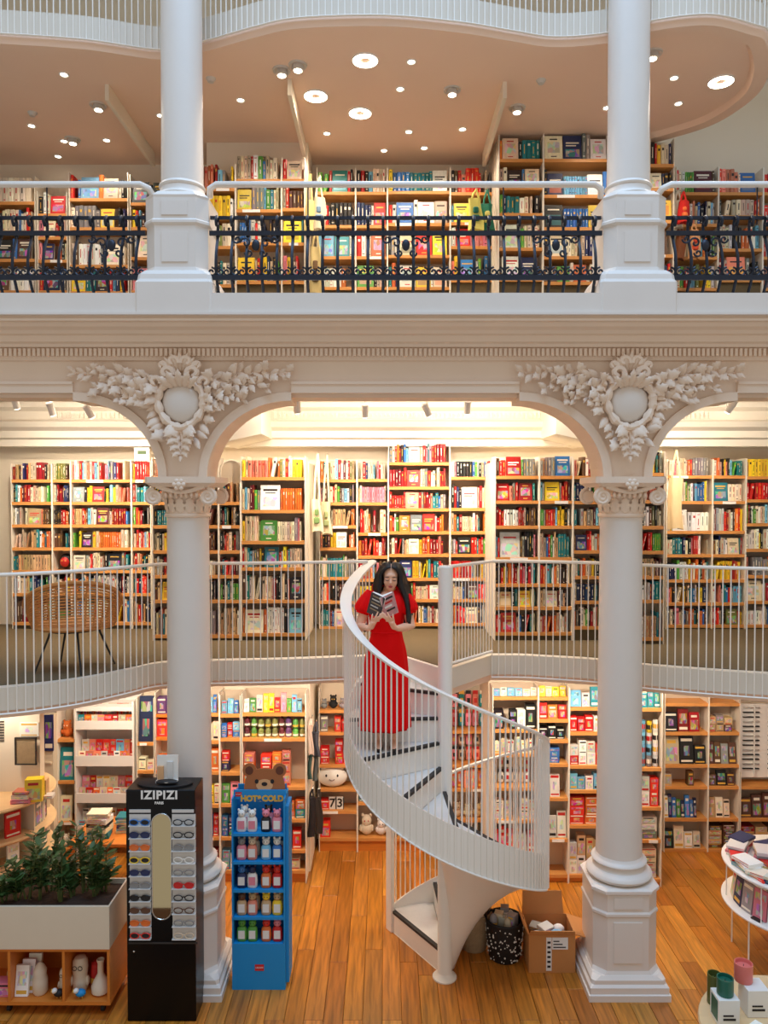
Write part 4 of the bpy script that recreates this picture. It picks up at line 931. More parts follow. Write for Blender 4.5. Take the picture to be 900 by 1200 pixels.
G('rainbow case', 282, 358, GN, [837.5, 867, 924, 962, 998, 1022], 813, 'ground floor bookcase with rainbow volumes behind the blue bear display',
  {0: ('card', 'yellow skyblue white pink red crimson green', (.05, .075), .88, 1, 1), 1: ('jar', 'maroon green crimson olive purple', (.07, .08), .95, 2, 1), 2: ('box', 'orange scarlet salmon', (.09, .13), .86, 3, 1), 3: ('box', 'orange scarlet teal', (.1, .14), .8, 2, 1), 4: ('box', 'scarlet orange red', (.1, .15), .85, 1, 1), 5: ('box', 'green beige', (.1, .15), .8, 1, 1)})
G('toy case by bags', 373, 418.5, GF, [834, 860, 898, 926, 952, 984], 806, 'ground floor shelf of red toys beside the hanging bags', {0: ('plush', 'black teal green grey', (.09, .13), .8, 1, 1), 1: ('box', 'scarlet red grey', (.08, .12), .85, 1, 1), 2: ('box', 'scarlet red salmon', (.08, .12), .8, 2, 1), 4: ('box', 'scarlet red pink', (.1, .14), .5, 1, .3), 5: ('box', 'scarlet red', (.1, .13), .8, 1, .62)})
G('plush case', 418.5, 456, GF, [834, 866, 904, 942, 984], 806, 'ground floor shelf with plush toys left of the stair', {0: ('box', 'skyblue blue teal', (.1, .13), .8, 1, 1), 1: ('box', 'scarlet pink', (.1, .13), .8, 1, 1), 2: ('box', 'white scarlet', (.1, .13), .7, 2, 1), 3: ('box', 'teal green', (.1, .13), .4, 1, 1), 4: ('plush', 'cream white navy', (.16, .2), .9, 1, 1)})
G('stair case', 456, 528, GF, [834, 866, 904, 942, 984], 806, 'ground floor shelf seen behind the spiral stair', {0: ('box', 'pink white', (.1, .13), .8, 1, 1), 1: ('box', 'pink cream', (.1, .13), .8, 1, 1), 2: ('box', 'white grey', (.1, .13), .7, 2, 1), 3: ('box', 'beige brown', (.1, .13), .7, 1, 1), 4: ('plush', 'navy grey crimson', (.12, .16), .9, 1, 1)})
G('pink hanging rack', 529, 578, GF, [858, 898, 926, 962, 1000], 815, 'ground floor rack of pink hanging packets right of the stair pole', {0: ('pack', 'pink salmon teal', (.075, .09), .9, 2, 1), 1: ('pack', 'pink beige salmon', (.08, .1), .9, 2, 1), 2: ('card', 'orange salmon', (.06, .09), .9, 1, 1), 3: ('plush', 'beige cream tan', (.1, .14), .8, 1, 1), 4: ('box', 'black grey brown', (.1, .13), .7, 1, 1)})
G('white goods case', 578, 632, GN, [818.5, 857, 885.5, 925, 963, 1000, 1027], 806, 'ground floor bookcase with white packets seen through the stair bars', {0: ('card', 'white skyblue pink', (.07, .1), .8, 1, 1), 1: ('box', 'white pink black', (.08, .12), .8, 1, 1), 2: ('box', 'grey white cream', (.06, .08), .8, 1, 1), 3: ('pack', 'white cream', (.06, .08), .9, 2, 1), 4: ('box', 'beige cream', (.08, .12), .75, 2, 1), 5: ('card', 'red scarlet white', (.06, .09), .9, 1, 1), 6: ('box', 'white', (.1, .13), .5, 1, 1)})
G('pencil case shelf', 632, 668.5, GN, [819, 845, 869, 897, 937, 985, 1027], 806, 'ground floor bookcase with red pencil sets and a leaning green book', {0: ('card', 'yellow cream', (.06, .1), .85, 1, 1), 1: ('card', 'red scarlet orange', (.09, .12), .9, 1, 1), 2: ('box', 'white yellow black', (.08, .11), .8, 1, 1), 3: ('box', 'blue navy grey', (.09, .12), .85, 2, 1), 4: ('card', 'teal black white', (.1, .14), .85, 1, 1), 5: ('card', 'green white', (.09, .13), .75, 1, 1)})
G('cup case', 668.5, 742, GN, [831, 860, 899, 928, 969, 1027], 806, 'ground floor bookcase half behind the cardboard-box-side column', {0: ('card', 'white skyblue teal', (.09, .13), .85, 1, 1), 1: ('box', 'white red teal', (.08, .1), .85, 1, 1), 2: ('box', 'red scarlet white', (.08, .1), .85, 2, 1), 3: ('box', 'skyblue crimson white', (.08, .1), .8, 1, 1), 4: ('game', 'scarlet orange', (.15, .2), .9, 3, 1), 5: ('box', 'white tan', (.08, .12), .9, 2, 1)})
G('white mug case', 752, 778.5, GN - .08, [832, 902, 948, 986, 1032], 806, 'narrow ground floor shelf of white mugs right of the column', {0: ('card', 'teal white green', (.07, .1), .85, 1, 1), 1: ('mug', 'white yellow skyblue grey', (.066, .07), .9, 4, 1), 2: ('box', 'scarlet white', (.09, .11), .85, 2, 1), 3: ('game', 'white grey', (.18, .2), .8, 3, 1), 4: ('game', 'salmon cream white', (.18, .2), .9, 4, 1)})
G('frame case', 781, 833, GF, [826, 860, 898, 923.5, 961, 997], 812, 'ground floor bookcase with dark picture frames and notebooks', {1: ('card', 'black teal crimson red', (.12, .16), .92, 1, 1), 2: ('card', 'grey beige brown black', (.15, .22), .92, 1, 1), 3: ('box', 'beige salmon brown cream', (.07, .1), .9, 1, 1), 4: ('card', 'navy blue white green skyblue', (.035, .06), .85, 1, .85), 5: ('card', 'black maroon white cream', (.09, .13), .85, 1, 1)})
G('paper case', 833, 870, GF, [826, 860, 898, 923.5, 961, 997], 812, 'narrow ground floor bookcase with cream paper blocks', {1: ('box', 'grey tan brown', (.08, .12), .8, 2, 1), 2: ('card', 'beige brown grey', (.06, .1), .9, 1, 1), 3: ('card', 'brown grey black', (.09, .13), .9, 1, 1), 4: ('card', 'cream beige tan', (.06, .12), .85, 1, .9), 5: ('game', 'brown tan orange', (.14, .18), .85, 5, 1)})
G('pen rack case', 871, 935, GF, [923.5, 961, 997], 905, 'ground floor cabinet below the white wall rack of pens', {1: ('card', 'brown orange maroon', (.12, .15), .85, 1, 1), 2: ('game', 'brown tan crimson', (.14, .2), .8, 4, 1)})
# white wall rack of pens and slim tools
x0, z0 = xz(872, 917, GF); x1, z1_ = xz(938, 828, GF)
t = thing('pen_rack', ((x0 + x1) / 2, GF + .1, z0), 'white wall rack with rows of slim black pens, far right', 'rack')
MB().box(x0, GF + .12, z0 + .02, x1, GF + .16, z1_).build('back_board', 'lamp_white', t)
for j in range(2):
    for i in range(14):
        xa = x0 + .03 + j * (x1 - x0) * .46; za = z1_ - .05 - i * (z1_ - z0 - .12) / 14
        MB().box(xa, GF + .10, za, xa + (x1 - x0) * .30, GF + .12, za + .012).build('pen', 'black_matte' if (i + j) % 3 else 'chrome', t)
    MB().box(x0 + (j + .47) * (x1 - x0) * .5, GF + .09, z0 + .04, x0 + (j + .47) * (x1 - x0) * .5 + .014, GF + .12, z1_ - .02).build('divider', 'table_white', t)
# blocks of wall standing behind the forward bookcases
def block(name, pxa, pxb, Y0, Y1, za, zb):
    struct(name, MB().box(at(pxa, 600, Y0).x, Y0 + .27, za, at(pxb, 600, Y0).x, Y1, zb), 'wall_cream')
block('wall_pier_mezzanine', 177, 359, YN, 9.36, ZM, zz(541, YN)); block('wall_pier_mezzanine', 579, 780, YN, 9.36, ZM, zz(541, YN))
block('wall_pier_upper', 238, 359, UN, 9.62, ZU, ZT); block('wall_pier_upper', 582.5, 788, UN, 9.62, ZU, ZT)
block('wall_pier_ground', 224, 360, GN, 9.74, 0, 2.56); block('wall_pier_ground', 577, 779.5, GN, 9.74, 0, 2.56)

# ================================================================== LEFT GROUND FLOOR AREA
rg = random.Random(21)
# white stepped card rack
YR = 9.2; xa, xb = at(87, 900, YR).x, at(157, 900, YR).x
t = thing('card_rack', ((xa + xb) / 2, YR + .2, 0), 'tall white stepped rack of greeting cards behind the black stand', 'rack')
for x in (xa, xb - .02): MB().box(x, YR, 0, x + .02, YR + .36, zz(822, YR)).build('side_panel', 'table_white', t)
MB().box(xa + .02, YR + .34, 0, xb - .02, YR + .36, zz(822, YR)).build('back_panel', 'table_white', t)
MB().box(xa + .02, YR + .02, zz(834, YR), xb - .02, YR + .34, zz(829, YR)).build('shelf', 'table_white', t)
for i, (y0, y1) in enumerate(((845, 855), (886, 898), (930, 941), (968, 980))):
    zb, zt = zz(y1, YR), zz(y0, YR); MB().box(xa + .02, YR, zb, xb - .02, YR + .014, zt).build('front_strip', 'table_white', t)
    MB().box(xa + .02, YR + .014, zb, xb - .02, YR + .34, zb + .014).build('shelf', 'table_white', t)
    for r in range(2):
        x = xa + .03; n = 0
        while x < xb - .1:
            w = rg.uniform(.07, .1); cn = rg.choice('red scarlet white cream salmon pink teal skyblue orange beige'.split())
            put_good('card', x, YR + .05 + .10 * r, zb + .016 + .06 * r, w * .96, .008, .15 + .05 * r, cn, f'{CN0.get(cn, cn)} greeting card, {ORD[n]} along, {("front", "rear")[r]} row of {ORD[i]} card rack tier', rg, 'greeting cards on the rack', 0, R(-5)); x += w; n += 1
G('tote shelf', 64, 86, YR, [868, 917, 965, 996], 826, 'narrow ground floor shelf with printed boxes left of the card rack', {0: ('plush', 'orange white', (.13, .16), .8, 1, 1), 1: ('card', 'brown crimson teal pink', (.16, .19), .9, 1, 1), 2: ('card', 'cream olive grey', (.1, .15), .8, 1, 1), 3: ('plush', 'red navy white', (.1, .13), .8, 1, 1)})
G('dark print shelf', 158, 179, YR + .04, [872, 905, 950, 990], 818, 'narrow ground floor shelf with a dark poster right of the card rack', {0: ('card', 'navy', (.17, .2), .95, 1, 1), 1: ('box', 'cream yellow', (.08, .1), .5, 1, 1), 2: ('box', 'crimson red black', (.08, .1), .8, 1, 1)})
G('orange box shelf', 180, 225, YR + .02, [839, 866, 905, 950, 990], 812, 'ground floor shelf with violet and red boxes behind the eyewear-side column', {0: ('box', 'purple grey', (.1, .14), .85, 1, 1), 1: ('box', 'red scarlet', (.1, .14), .85, 1, 1), 2: ('box', 'orange', (.1, .14), .5, 1, 1), 3: ('box', 'crimson', (.1, .14), .8, 1, 1)}, wood='wood_orange')
# cream cabinet at the far left with a grey board leaning on it
xa, xb = at(-10, 900, 9.1).x, at(62.5, 900, 9.1).x
t = thing('cream_cabinet', ((xa + xb) / 2, 9.25, 0), 'cream cabinet behind the square pier at the far left wall', 'cabinet')
MB().box(xa, 9.1, 0, xb, 9.5, zz(838, 9.1)).build('body', 'planter_cream', t)
MB().box(xa + .02, 9.085, zz(895, 9.1), xb - .02, 9.1, zz(894, 9.1) + .012).build('ledge', 'planter_cream', t)
YQ = 7.72; pier = struct('wall_pier_left', MB().box(-5.2, YQ, 0, at(47, 900, YQ).x, 7.82, 2.56), 'wall_cream', 'square cream pier at the far left')
t = thing('wall_vent', tuple(at(0, 858, YQ)), 'dark slatted vent on the square cream pier', 'vent')
for i in range(8):
    p = at(-2, 846 + i * 3.2, YQ); MB().box(p.x - .03, YQ - .008, p.z, p.x + .06, YQ + .001, p.z + .010).build('slat', 'ink_dark', t)
for i, (a, b, c, d, cn, nm) in enumerate(((23, 45, 847, 863, 'white', 'white printed poster pinned above the grey board'), (52, 62, 838, 880, 'navy', 'dark blue hanging print left of the tote shelf'))):
    Yh = YQ - .021 if i == 0 else 9.08; p0, p1 = at(a, d, Yh), at(b, c, Yh); o = put_good('card', p0.x, Yh, p0.z, p1.x - p0.x, .02, p1.z - p0.z, cn, nm, rg); o.name = 'hanging_print'
YM = YQ - .05; p0, p1 = at(18, 896, YM), at(43, 864, YM)
t = thing('memo_board', ((p0.x + p1.x) / 2, YM, p0.z), 'grey tilted memo board in a dark frame at far left', 'board')
T = Matrix.Translation((0, 0, 0)); MB().box(p0.x + .01, YM - .005, p0.z + .01, p1.x - .01, YM, p1.z - .01).build('panel', 'wicker', t)
for q in ((p0.x, p0.z, p0.x + .012, p1.z), (p1.x - .012, p0.z, p1.x, p1.z), (p0.x, p0.z, p1.x, p0.z + .012), (p0.x, p1.z - .012, p1.x, p1.z)): MB().box(q[0], YM - .015, q[1], q[2], YM + .005, q[3]).build('frame', 'brown' if 'brown' in M else 'nosing_dark', t)
MB().box((p0.x + p1.x) / 2 - .01, YM + .005, p0.z, (p0.x + p1.x) / 2 + .01, YQ, p0.z + .02).build('bracket', 'nosing_dark', t)
# curved wooden gondola with books
cx, cy, rr = -4.02, 7.75, 0.62
t = thing('curved_bookstand', (cx, cy, 0), 'round wooden book gondola with curved shelves at the far left', 'shelf')
ztop = 1.40; lev = [ztop, 1.08, 0.80, 0.45, 0.10]
for i, z in enumerate(lev): MB().lathe([(rr, z - .035), (rr + .012, z - .018), (rr, z)], 48, (cx, cy, 0)).build('top_board' if i == 0 else 'shelf', 'wood_pale', t, True)
MB().lathe([(.30, 0), (.30, ztop - .035)], 24, (cx, cy, 0)).build('core', 'planter_cream', t, True)
for a in (-160, -100, -60, -20, 40): MB().prism([(cx + .3 * math.cos(R(a + s)), cy + .3 * math.sin(R(a + s))) for s in (-1.5, 1.5)] + [(cx + (rr - .03) * math.cos(R(a + s)), cy + (rr - .03) * math.sin(R(a + s))) for s in (.8, -.8)], .1, ztop - .035, 'z').build('divider', 'planter_cream', t)
n = 0
for i, (z, H) in enumerate(((1.08, .28), (.80, .24), (.45, .3))):
    for a in range(-125, 20, 17):
        if min(abs(a - q) for q in (-160, -100, -60, -20)) < 7: continue
        cn = rg.choice('teal cream scarlet brown black olive white grey red navy'.split()); w = rg.uniform(.11, .15)
        o = put_good('card', 0, 0, 0, w, .03, H * .85, cn, f'{CN0.get(cn, cn)} cover facing out, {ORD[n % 9]} around {("top", "middle", "low")[i]} tier of round gondola', rg, 'books on the round gondola'); n += 1
        o.matrix_world = Matrix.Translation((cx + .52 * math.cos(R(a)), cy + .52 * math.sin(R(a)), z + .001)) @ Matrix.Rotation(R(a + 90), 4, 'Z') @ Matrix.Translation((-w / 2, -.015, 0)) @ Matrix.Diagonal((w, .03, H * .85, 1)); o.name = 'book'
    n = 0
for (px, Y, w, d, h, cn, kind, lb) in ((38, 7.45, .16, .1, .22, 'yellow', 'box', 'yellow printed gift box on the round gondola'), (47, 7.56, .1, .1, .17, 'tan', 'box', 'tan box beside the yellow one on the round gondola'), (22, 7.4, .18, .14, .04, 'pink', 'game', 'pink flat box on the round gondola, bottom of a small stack'), (53, 7.52, .12, .10, .03, 'white', 'flat', 'white flat notebook at the gondola rim')):
    p = at(px, 930, Y); put_good(kind, p.x - w / 2, Y, ztop + .001, w, d, h, cn, lb, rg, None, .15)
p = at(22, 930, 7.4); put_good('flat', p.x - .08, 7.41, ztop + .042, .16, .12, .04, 'cream', 'cream notebook on the pink flat box on the gondola', rg); put_good('flat', p.x - .07, 7.41, ztop + .083, .15, .12, .03, 'salmon', 'salmon notebook topmost of the gondola stack', rg)
# orange table with a pile of books
tx, ty, tz = -2.75, 8.25, .78
t = thing('display_table', (tx, ty, 0), 'orange wooden table behind the plants with a book pile', 'table')
MB().rbox(tx - .55, ty - .35, tz - .04, tx + .42, ty + .35, tz, .006).build('table_top', 'wood_orange', t)
for sx in (-.5, .36):
    for sy in (-.3, .3): MB().cbox(tx + sx, ty + sy, 0, .05, .05, tz - .04).build('leg', 'wood_orange', t)
for s, (sx, sy, cnt) in enumerate(((-.27, -.1, 9), (-.02, .05, 6))):
    z = tz + .001
    for i in range(cnt):
        h = rg.uniform(.022, .034); cn = rg.choice('navy grey white teal skyblue cream black'.split()); put_good('flat', tx + sx - .11, ty + sy - .15, z, .22, .17, h, cn, f'{CN0.get(cn, cn)} flat book, {ORD[i]} from the bottom of the {("taller", "lower")[s]} table pile', rg, 'book piles on the orange table', rg.uniform(-.25, .25)).name = 'book'; z += h + .001
# planter on a wheeled shelf unit
X0, X1, Y0, Y1 = -4.0, -2.315, 6.40, 6.88; zs0, zs1, zp = .09, .575, .94
t = thing('wheeled_shelf_unit', ((X0 + X1) / 2, 6.64, 0), 'low orange shelf unit on casters under the planter', 'shelf')
MB().box(X0, Y0, zs0, X1, Y1, zs0 + .03).build('bottom_board', 'wood_orange', t); MB().box(X0, Y0, zs1 - .025, X1, Y1, zs1).build('top_board', 'wood_orange', t)
for x in (X0, -3.18, -2.70 - .02, X1 - .025): MB().box(x, Y0, zs0 + .03, x + .022, Y1, zs1 - .025).build('upright', 'wood_orange', t)
MB().box(X0, Y1 - .015, zs0 + .03, X1, Y1, zs1 - .025).build('back_panel', 'wood_orange', t)
for x in (-3.9, -3.2, -2.4):
    for y in (6.47, 6.8):
        mb = MB().cbox(x, y, .06, .04, .04, .03); mb.tube([(x - .014, y, .032), (x + .014, y, .032)], .031, 12); mb.build('caster', 'black_matte', t)
t = thing('planter_box', ((X0 + X1) / 2, 6.64, zs1), 'long cream planter box full of dark green plants', 'planter')
w = .014
MB().box(X0, Y0 - .01, zs1 + .001, X1, Y0 + w, zp).build('front_panel', 'planter_cream', t); MB().box(X0, Y1 - w, zs1 + .001, X1, Y1, zp).build('rear_panel', 'planter_cream', t)
MB().box(X1 - w, Y0 + w, zs1 + .001, X1, Y1 - w, zp).build('end_panel', 'planter_cream', t); MB().box(X0, Y0 + w, zs1 + .001, X0 + w, Y1 - w, zp).build('end_panel', 'planter_cream', t)
MB().box(X0 + w, Y0 + w, zs1 + .001, X1 - w, Y1 - w, zp - .045).build('soil', 'soil', t)
def leafm():
    mb = MB(); n = 5
    for s in (0,):
        rings = []
        for i in range(n + 1):
            u = i / n; wd = .24 * math.sin(math.pi * min(1, u * .93 + .07)) + .004; z = -.10 * u * u
            rings.append([(u, -wd, z + .03), (u, 0, z), (u, wd, z + .03), (u, 0, z - .012)])
        mb.loft(rings)
    return mb.mesh('leaf', 'leaf_green', True)
LF = leafm()
# zamioculcas-like stems with paired leaves
k = 0
pw = 'at the left picture edge|second from the left picture edge|third from the left picture edge|fourth from the left picture edge|in the middle left of the planter|in the middle of the planter|in the middle right of the planter|third from the planter end|second from the planter end|nearest the black stand'.split('|')
for i, px in enumerate((4, 20, 33, 46, 58, 72, 86, 99, 110, 123)):
    Yp = rg.uniform(6.52, 6.76); p = at(px, 1050, Yp); x = min(X1 - .06, p.x); zb = zp - .05
    t = thing('leafy_plant', (x, Yp, zb), f'dark green leafy plant {pw[i]}', 'plant', 'plants in the planter')
    for s in range(rg.randrange(4, 6)):
        Lh = rg.uniform(.20, .56) * (0.66 if px < 30 else 1.05); an = rg.uniform(0, 6.28); ln = rg.uniform(.04, .16)
        pts = bez([(x + .02 * math.cos(an), Yp + .02 * math.sin(an), zb), (x + (.02 + ln * .35) * math.cos(an), Yp + (.02 + ln * .3) * math.sin(an), zb + Lh * .5), (x + (.02 + ln) * math.cos(an), Yp + (.02 + ln * .7) * math.sin(an), zb + Lh)], 5)
        MB().tube(pts, [lerp(.010, .004, q / 10) for q in range(11)], 6).build('stem', 'stem_green', t, True)
        for j in range(3, 11):
            for sd in (-1, 1):
                q = pts[j]; o = link('leaf', LF, t, q); L = rg.uniform(.095, .15) * (1 - .03 * j); o.scale = (L, L, L)
                o.rotation_euler = (rg.uniform(-.4, .4), rg.uniform(-.75, -.25), an * .3 + (0 if sd > 0 else math.pi) + rg.uniform(-.6, .6))
# ornaments inside the wheeled unit
zsh = zs0 + .031
def lath(name, prof, x, y, m, lb, cat, n=20, parts=()):
    t = thing(name, (x, y, zsh), lb, cat)
    MB().lathe([(r, zsh + z) for r, z in prof], n, (x, y, 0)).build('body', m, t, True)
    return t
def figurine(x, y, h, lb, glasses=False, m='ceramic'):
    t = thing('ceramic_figurine', (x, y, zsh), lb, 'figurine'); k = h / .30
    MB().lathe([(r * k, zsh + z * k) for r, z in ((.05, 0), (.062, .02), (.064, .1), (.058, .13), (.062, .15), (.066, .2), (.062, .26), (.045, .29), (.01, .3))], 20, (x, y, 0)).build('body', m, t, True)
    for s in (-1, 1):
        MB().tube([Vector((x + s * .024 * k + .018 * k * math.cos(a), y - .066 * k, zsh + .225 * k + .018 * k * math.sin(a))) for a in [j * math.pi / 6 for j in range(12)]], .003 * k, 5, closed=True).build('spectacle_ring', 'ink_dark', t, True)
        MB().ell((x + s * .066 * k, y - .01, zsh + .09 * k), (.018 * k, .03 * k, .045 * k), 8, 6).build('arm', m, t, True)
    MB().ell((x, y - .066 * k, zsh + .205 * k), (.009 * k, .012 * k, .012 * k), 8, 6).build('nose', m, t, True)
    return t
f = lambda px: at(px, 1150, 6.5).x
figurine(f(91), 6.56, .30, 'taller ceramic figurine with drawn spectacles in the orange unit'); figurine(f(74), 6.54, .21, 'shorter ceramic figurine in a pot shape in the orange unit')
lath('slender_vase', [(.05, 0), (.075, .02), (.078, .07), (.05, .13), (.026, .17), (.024, .26), (.034, .29), (.028, .295), (.015, .25)], f(117), 6.52, 'ceramic', 'pale long-necked vase near the end of the orange unit', 'vase')
for px, lb, m in ((72, 'small dark bird figurine left in front of the spectacled figurine', 'black_matte'), (97, 'small blue bird figurine right in front of the spectacled figurine', 'cyan_card')):
    x = f(px); t = thing('bird_figurine', (x, 6.45, zsh), lb, 'figurine')
    MB().ell((x, 6.45, zsh + .045), (.045, .035, .032), 12, 8).build('body', m, t, True); MB().ell((x - .03, 6.43, zsh + .075), (.024, .024, .022), 10, 6).build('head', 'tape_white', t, True)
    MB().lathe([(.008, 0), (.001, .03)], 8, (x - .05, 6.42, zsh + .07)).build('beak', 'ink_gold', t)
    for s in (-.015, .015): MB().tube([(x + s, 6.45, zsh), (x + s, 6.45, zsh + .02)], .006, 6).build('foot', 'ink_gold', t)
x = f(107); t = thing('red_teapot_figurine', (x, 6.62, zsh), 'red and orange mug figurine behind the long-necked vase', 'figurine'); MB().lathe([(.04, zsh), (.05, zsh + .03), (.05, zsh + .12), (.042, zsh + .2), (.02, zsh + .22)], 16, (x, 6.62, 0)).build('body', 'ink_red', t, True); MB().lathe([(.052, zsh + .04), (.052, zsh + .09)], 16, (x, 6.62, 0), cap=False).build('band', 'ink_gold', t, True)
for i, (px, dy, h) in enumerate(((27, 0, .25), (31, .05, .27), (35, .1, .29))):
    x = f(px); o = put_good('card', x - .055, 6.46 + dy, zsh + .001, .11, .03, h, 'white', 'white booklet with an orange dot, ' + ('front', 'middle', 'rear')[i] + ' of three in the orange unit', rg, 'white booklets', 0, R(-10)); o.data = goods_mesh('box', 2, 'ink_gold')
lath('glass_jar', [(.05, 0), (.062, .02), (.062, .12), (.05, .16), (.055, .2), (.03, .25), (.008, .27)], f(46), 6.52, 'ceramic', 'patterned ceramic jar beside the white booklets', 'jar')
x = f(9); put_good('box', x - .09, 6.46, zsh + .001, .15, .1, .12, 'pink', 'pink box at the left end of the orange unit', rg); put_good('plush', x - .08, 6.60, zsh + .001, .14, .14, .24, 'tan', 'tan plush toy behind the pink box in the orange unit', rg)
# ================================================================== EYEWEAR STAND
rg = random.Random(33)
xa, xb, YA, YB, ZH = -2.147, -1.572, 6.33, 6.62, 1.955
t = thing('eyewear_stand', ((xa + xb) / 2, (YA + YB) / 2, 0), 'tall black eyewear display stand with white lettering and central mirror', 'display stand')
MB().rbox(xa, YA, 0, xb, YB, ZH, .006).build('body', 'black_gloss', t)
cxs = (xa + xb) / 2
MB().lathe([(1, 0), (1, 1)], 36).v
mb = MB().lathe([(.235, ZH), (.235, ZH + .012), (.22, ZH + .016)], 40, (0, 0, 0)); mb.v = [(cxs + v[0], (YA + YB) / 2 + v[1] * .5, v[2]) for v in mb.v]; mb.build('top_plate', 'black_matte', t, True)
mat('letter_white', (240, 238, 232), 0.5)
fz = lambda py: at(450, py, YA).z
lettering('lettering', 'IZIPIZI', .098, (cxs - .01, YA - .002, fz(932)), 'letter_white', t, extrude=.001, bold=.0035, space=1.12)
lettering('lettering', 'PARIS', .03, (cxs - .01, YA - .002, fz(941)), 'letter_white', t, extrude=.001, bold=.001)
fx = lambda px: at(px, 1000, YA).x
mxa, mxb, mza, mzb = fx(178.5), fx(201), fz(1077), fz(953); r = (mxb - mxa) / 2; mc = (mxa + mxb) / 2
pl = [(mc + r * math.cos(a), mzb - r + r * math.sin(a)) for a in [math.pi * j / 12 for j in range(13)]] + [(mc + r * math.cos(a), mza + r + r * math.sin(a)) for a in [math.pi + math.pi * j / 12 for j in range(13)]]
mir = MB().prism(pl, YA - .010, YA + .004, 'y').build('mirror', 'mirror', t)
MB().tube([(p[0], YA - .010, p[1]) for p in pl], .005, 6, closed=True).build('mirror_rim', 'chrome', mir, True)
GLC = 'blue navy orange yellow navy grey black brown orange scarlet black black grey white grey red black brown grey beige'.split()
for col, (pa, pb) in enumerate(((152, 179), (202, 229.5))):
    MB().box(fx(pa), YA - .006, fz(952), fx(pb - 2), YA + .002, fz(948.5)).build('size_strip', 'tray_white', t)
    for i in range(10):
        z0, z1b = fz(954 + 14.7 * i + 12.6), fz(954 + 14.7 * i); x0, x1 = fx(pa), fx(pb - (2 if col == 0 else 0))
        tr = MB().box(x0, YA - .004, z0, x1, YA + .002, z1b).box(x0, YA - .035, z0 - .003, x1, YA, z0 + .003).build('tray', 'tray_white', t)
        cn = GLC[col * 10 + i]; xm = (x0 + x1) / 2; zg = z0 + .003; yg = YA - .022; hw = .046; gr = 'spectacles on the eyewear stand'
        nm = CN0.get(cn, cn); g = thing('sunglasses' if col == 0 else 'spectacles', (xm, yg, zg), f'{nm} {"sunglasses" if col == 0 else "spectacles"}, {ordn(i)} from the top in the {"left" if col == 0 else "right"} row of the eyewear stand', 'eyewear', gr)
        zc_ = zg + .026; key = 'frame_' + cn
        if key not in M: mat(key, PAL[cn], .35)
        for s in (-1, 1):
            el = [(xm + s * hw + .036 * math.cos(a), yg, zc_ + .024 * math.sin(a)) for a in [2 * math.pi * j / 14 for j in range(14)]]
            MB().tube(el, .0048, 5, closed=True).build('rim', key, g, True)
            if col == 0 or i in (2, 5): MB().prism([(p[0], p[2]) for p in el], yg - .001, yg + .001, 'y').build('lens', key if i % 3 else 'ink_dark', g)
            MB().tube([(xm + s * (hw + .034), yg, zc_ + .008), (xm + s * (hw + .036), yg + .018, zc_ + .008)], .004, 5).build('temple', key, g)
        MB().tube([(xm - .012, yg, zc_ + .006), (xm, yg - .003, zc_ + .012), (xm + .012, yg, zc_ + .006)], .0045, 5).build('bridge', key, g)
MB().box(fx(150), YA - .004, fz(1106), fx(231), YA + .001, fz(1104)).build('door_gap', 'nosing_dark', t)
p = at(157, 1115, YA); MB().lathe([(.008, -.01), (.008, 0)], 10).v
MB().ell((p.x, YA - .002, p.z), (.009, .006, .009), 10, 6).build('lock', 'chrome', t, True)
# small things on top of the stand
zt = ZH + .0165; bx_ = at(194, 905, 6.5).x
t2 = thing('card_display', (bx_, 6.5, zt), 'small white card display on top of the black eyewear stand', 'display')
MB().box(bx_ - .07, 6.49, zt, bx_ + .11, 6.50, zt + .22).build('back_card', 'tape_white', t2); MB().box(bx_ - .06, 6.465, zt + .02, bx_ - .01, 6.49, zt + .13).build('tan_case', 'bear_tan', t2); MB().box(bx_ + .02, 6.47, zt + .03, bx_ + .07, 6.49, zt + .17).build('white_case', 'tray_white', t2); MB().box(bx_ - .07, 6.44, zt, bx_ + .11, 6.49, zt + .012).build('foot', 'tape_white', t2)
t3 = thing('glasses_case', (bx_ + .04, 6.41, zt), 'black soft glasses case lying on the eyewear stand top', 'case')
mb = MB(); mb.ell((bx_ + .04, 6.41, zt + .022), (.10, .035, .021), 16, 8); mb.build('pouch', 'black_matte', t3, True); MB().tube([(bx_ - .05, 6.405, zt + .03), (bx_ + .04, 6.375, zt + .026), (bx_ + .13, 6.405, zt + .03)], .003, 5).build('zip', 'chrome', t3)

# ================================================================== BLUE BEAR DISPLAY
xa, xb, YA, YB = -1.352, -.878, 6.742, 7.0
t = thing('blue_display', ((xa + xb) / 2, (YA + YB) / 2, 0), 'blue cardboard display with a brown bear header and five shelves', 'display stand')
fz = lambda py: at(450, py, YA).z; fx = lambda px: at(px, 1050, YA).x; w = .014
zb5 = [fz(v) for v in (977, 1010, 1043, 1075, 1106)]; ztop = fz(931)
MB().box(xa, YA, 0, xb, YB, zb5[-1]).build('base_box', 'cyan_card', t)
for x in (xa, xb - w): MB().box(x, YA + .0, zb5[-1], x + w, YB, ztop - .04).build('side_panel', 'cyan_card', t)
MB().box(xb, YA + .03, .05, xb + .03, YB, ztop - .12).build('side_wing', 'cyan_card', t)
MB().box(xa + w, YB - w, zb5[-1], xb - w, YB, ztop).build('back_panel', 'cyan_card', t)
MB().box(xa, YA + .10, zb5[0] + .27, xb, YA + .115, ztop).build('header_board', 'cyan_card', t)
for z in zb5[:-1]: MB().box(xa + w, YA, z - .024, xb - w, YB - w, z).build('shelf', 'cyan_card', t)
cxb = (xa + xb) / 2
lettering('lettering', 'HOT&COLD', .072, (cxb + .02, YA + .095, fz(941)), 'ink_gold', t, extrude=.001, bold=.004, space=.95)
mat('badge_red', (206, 30, 36), .5)
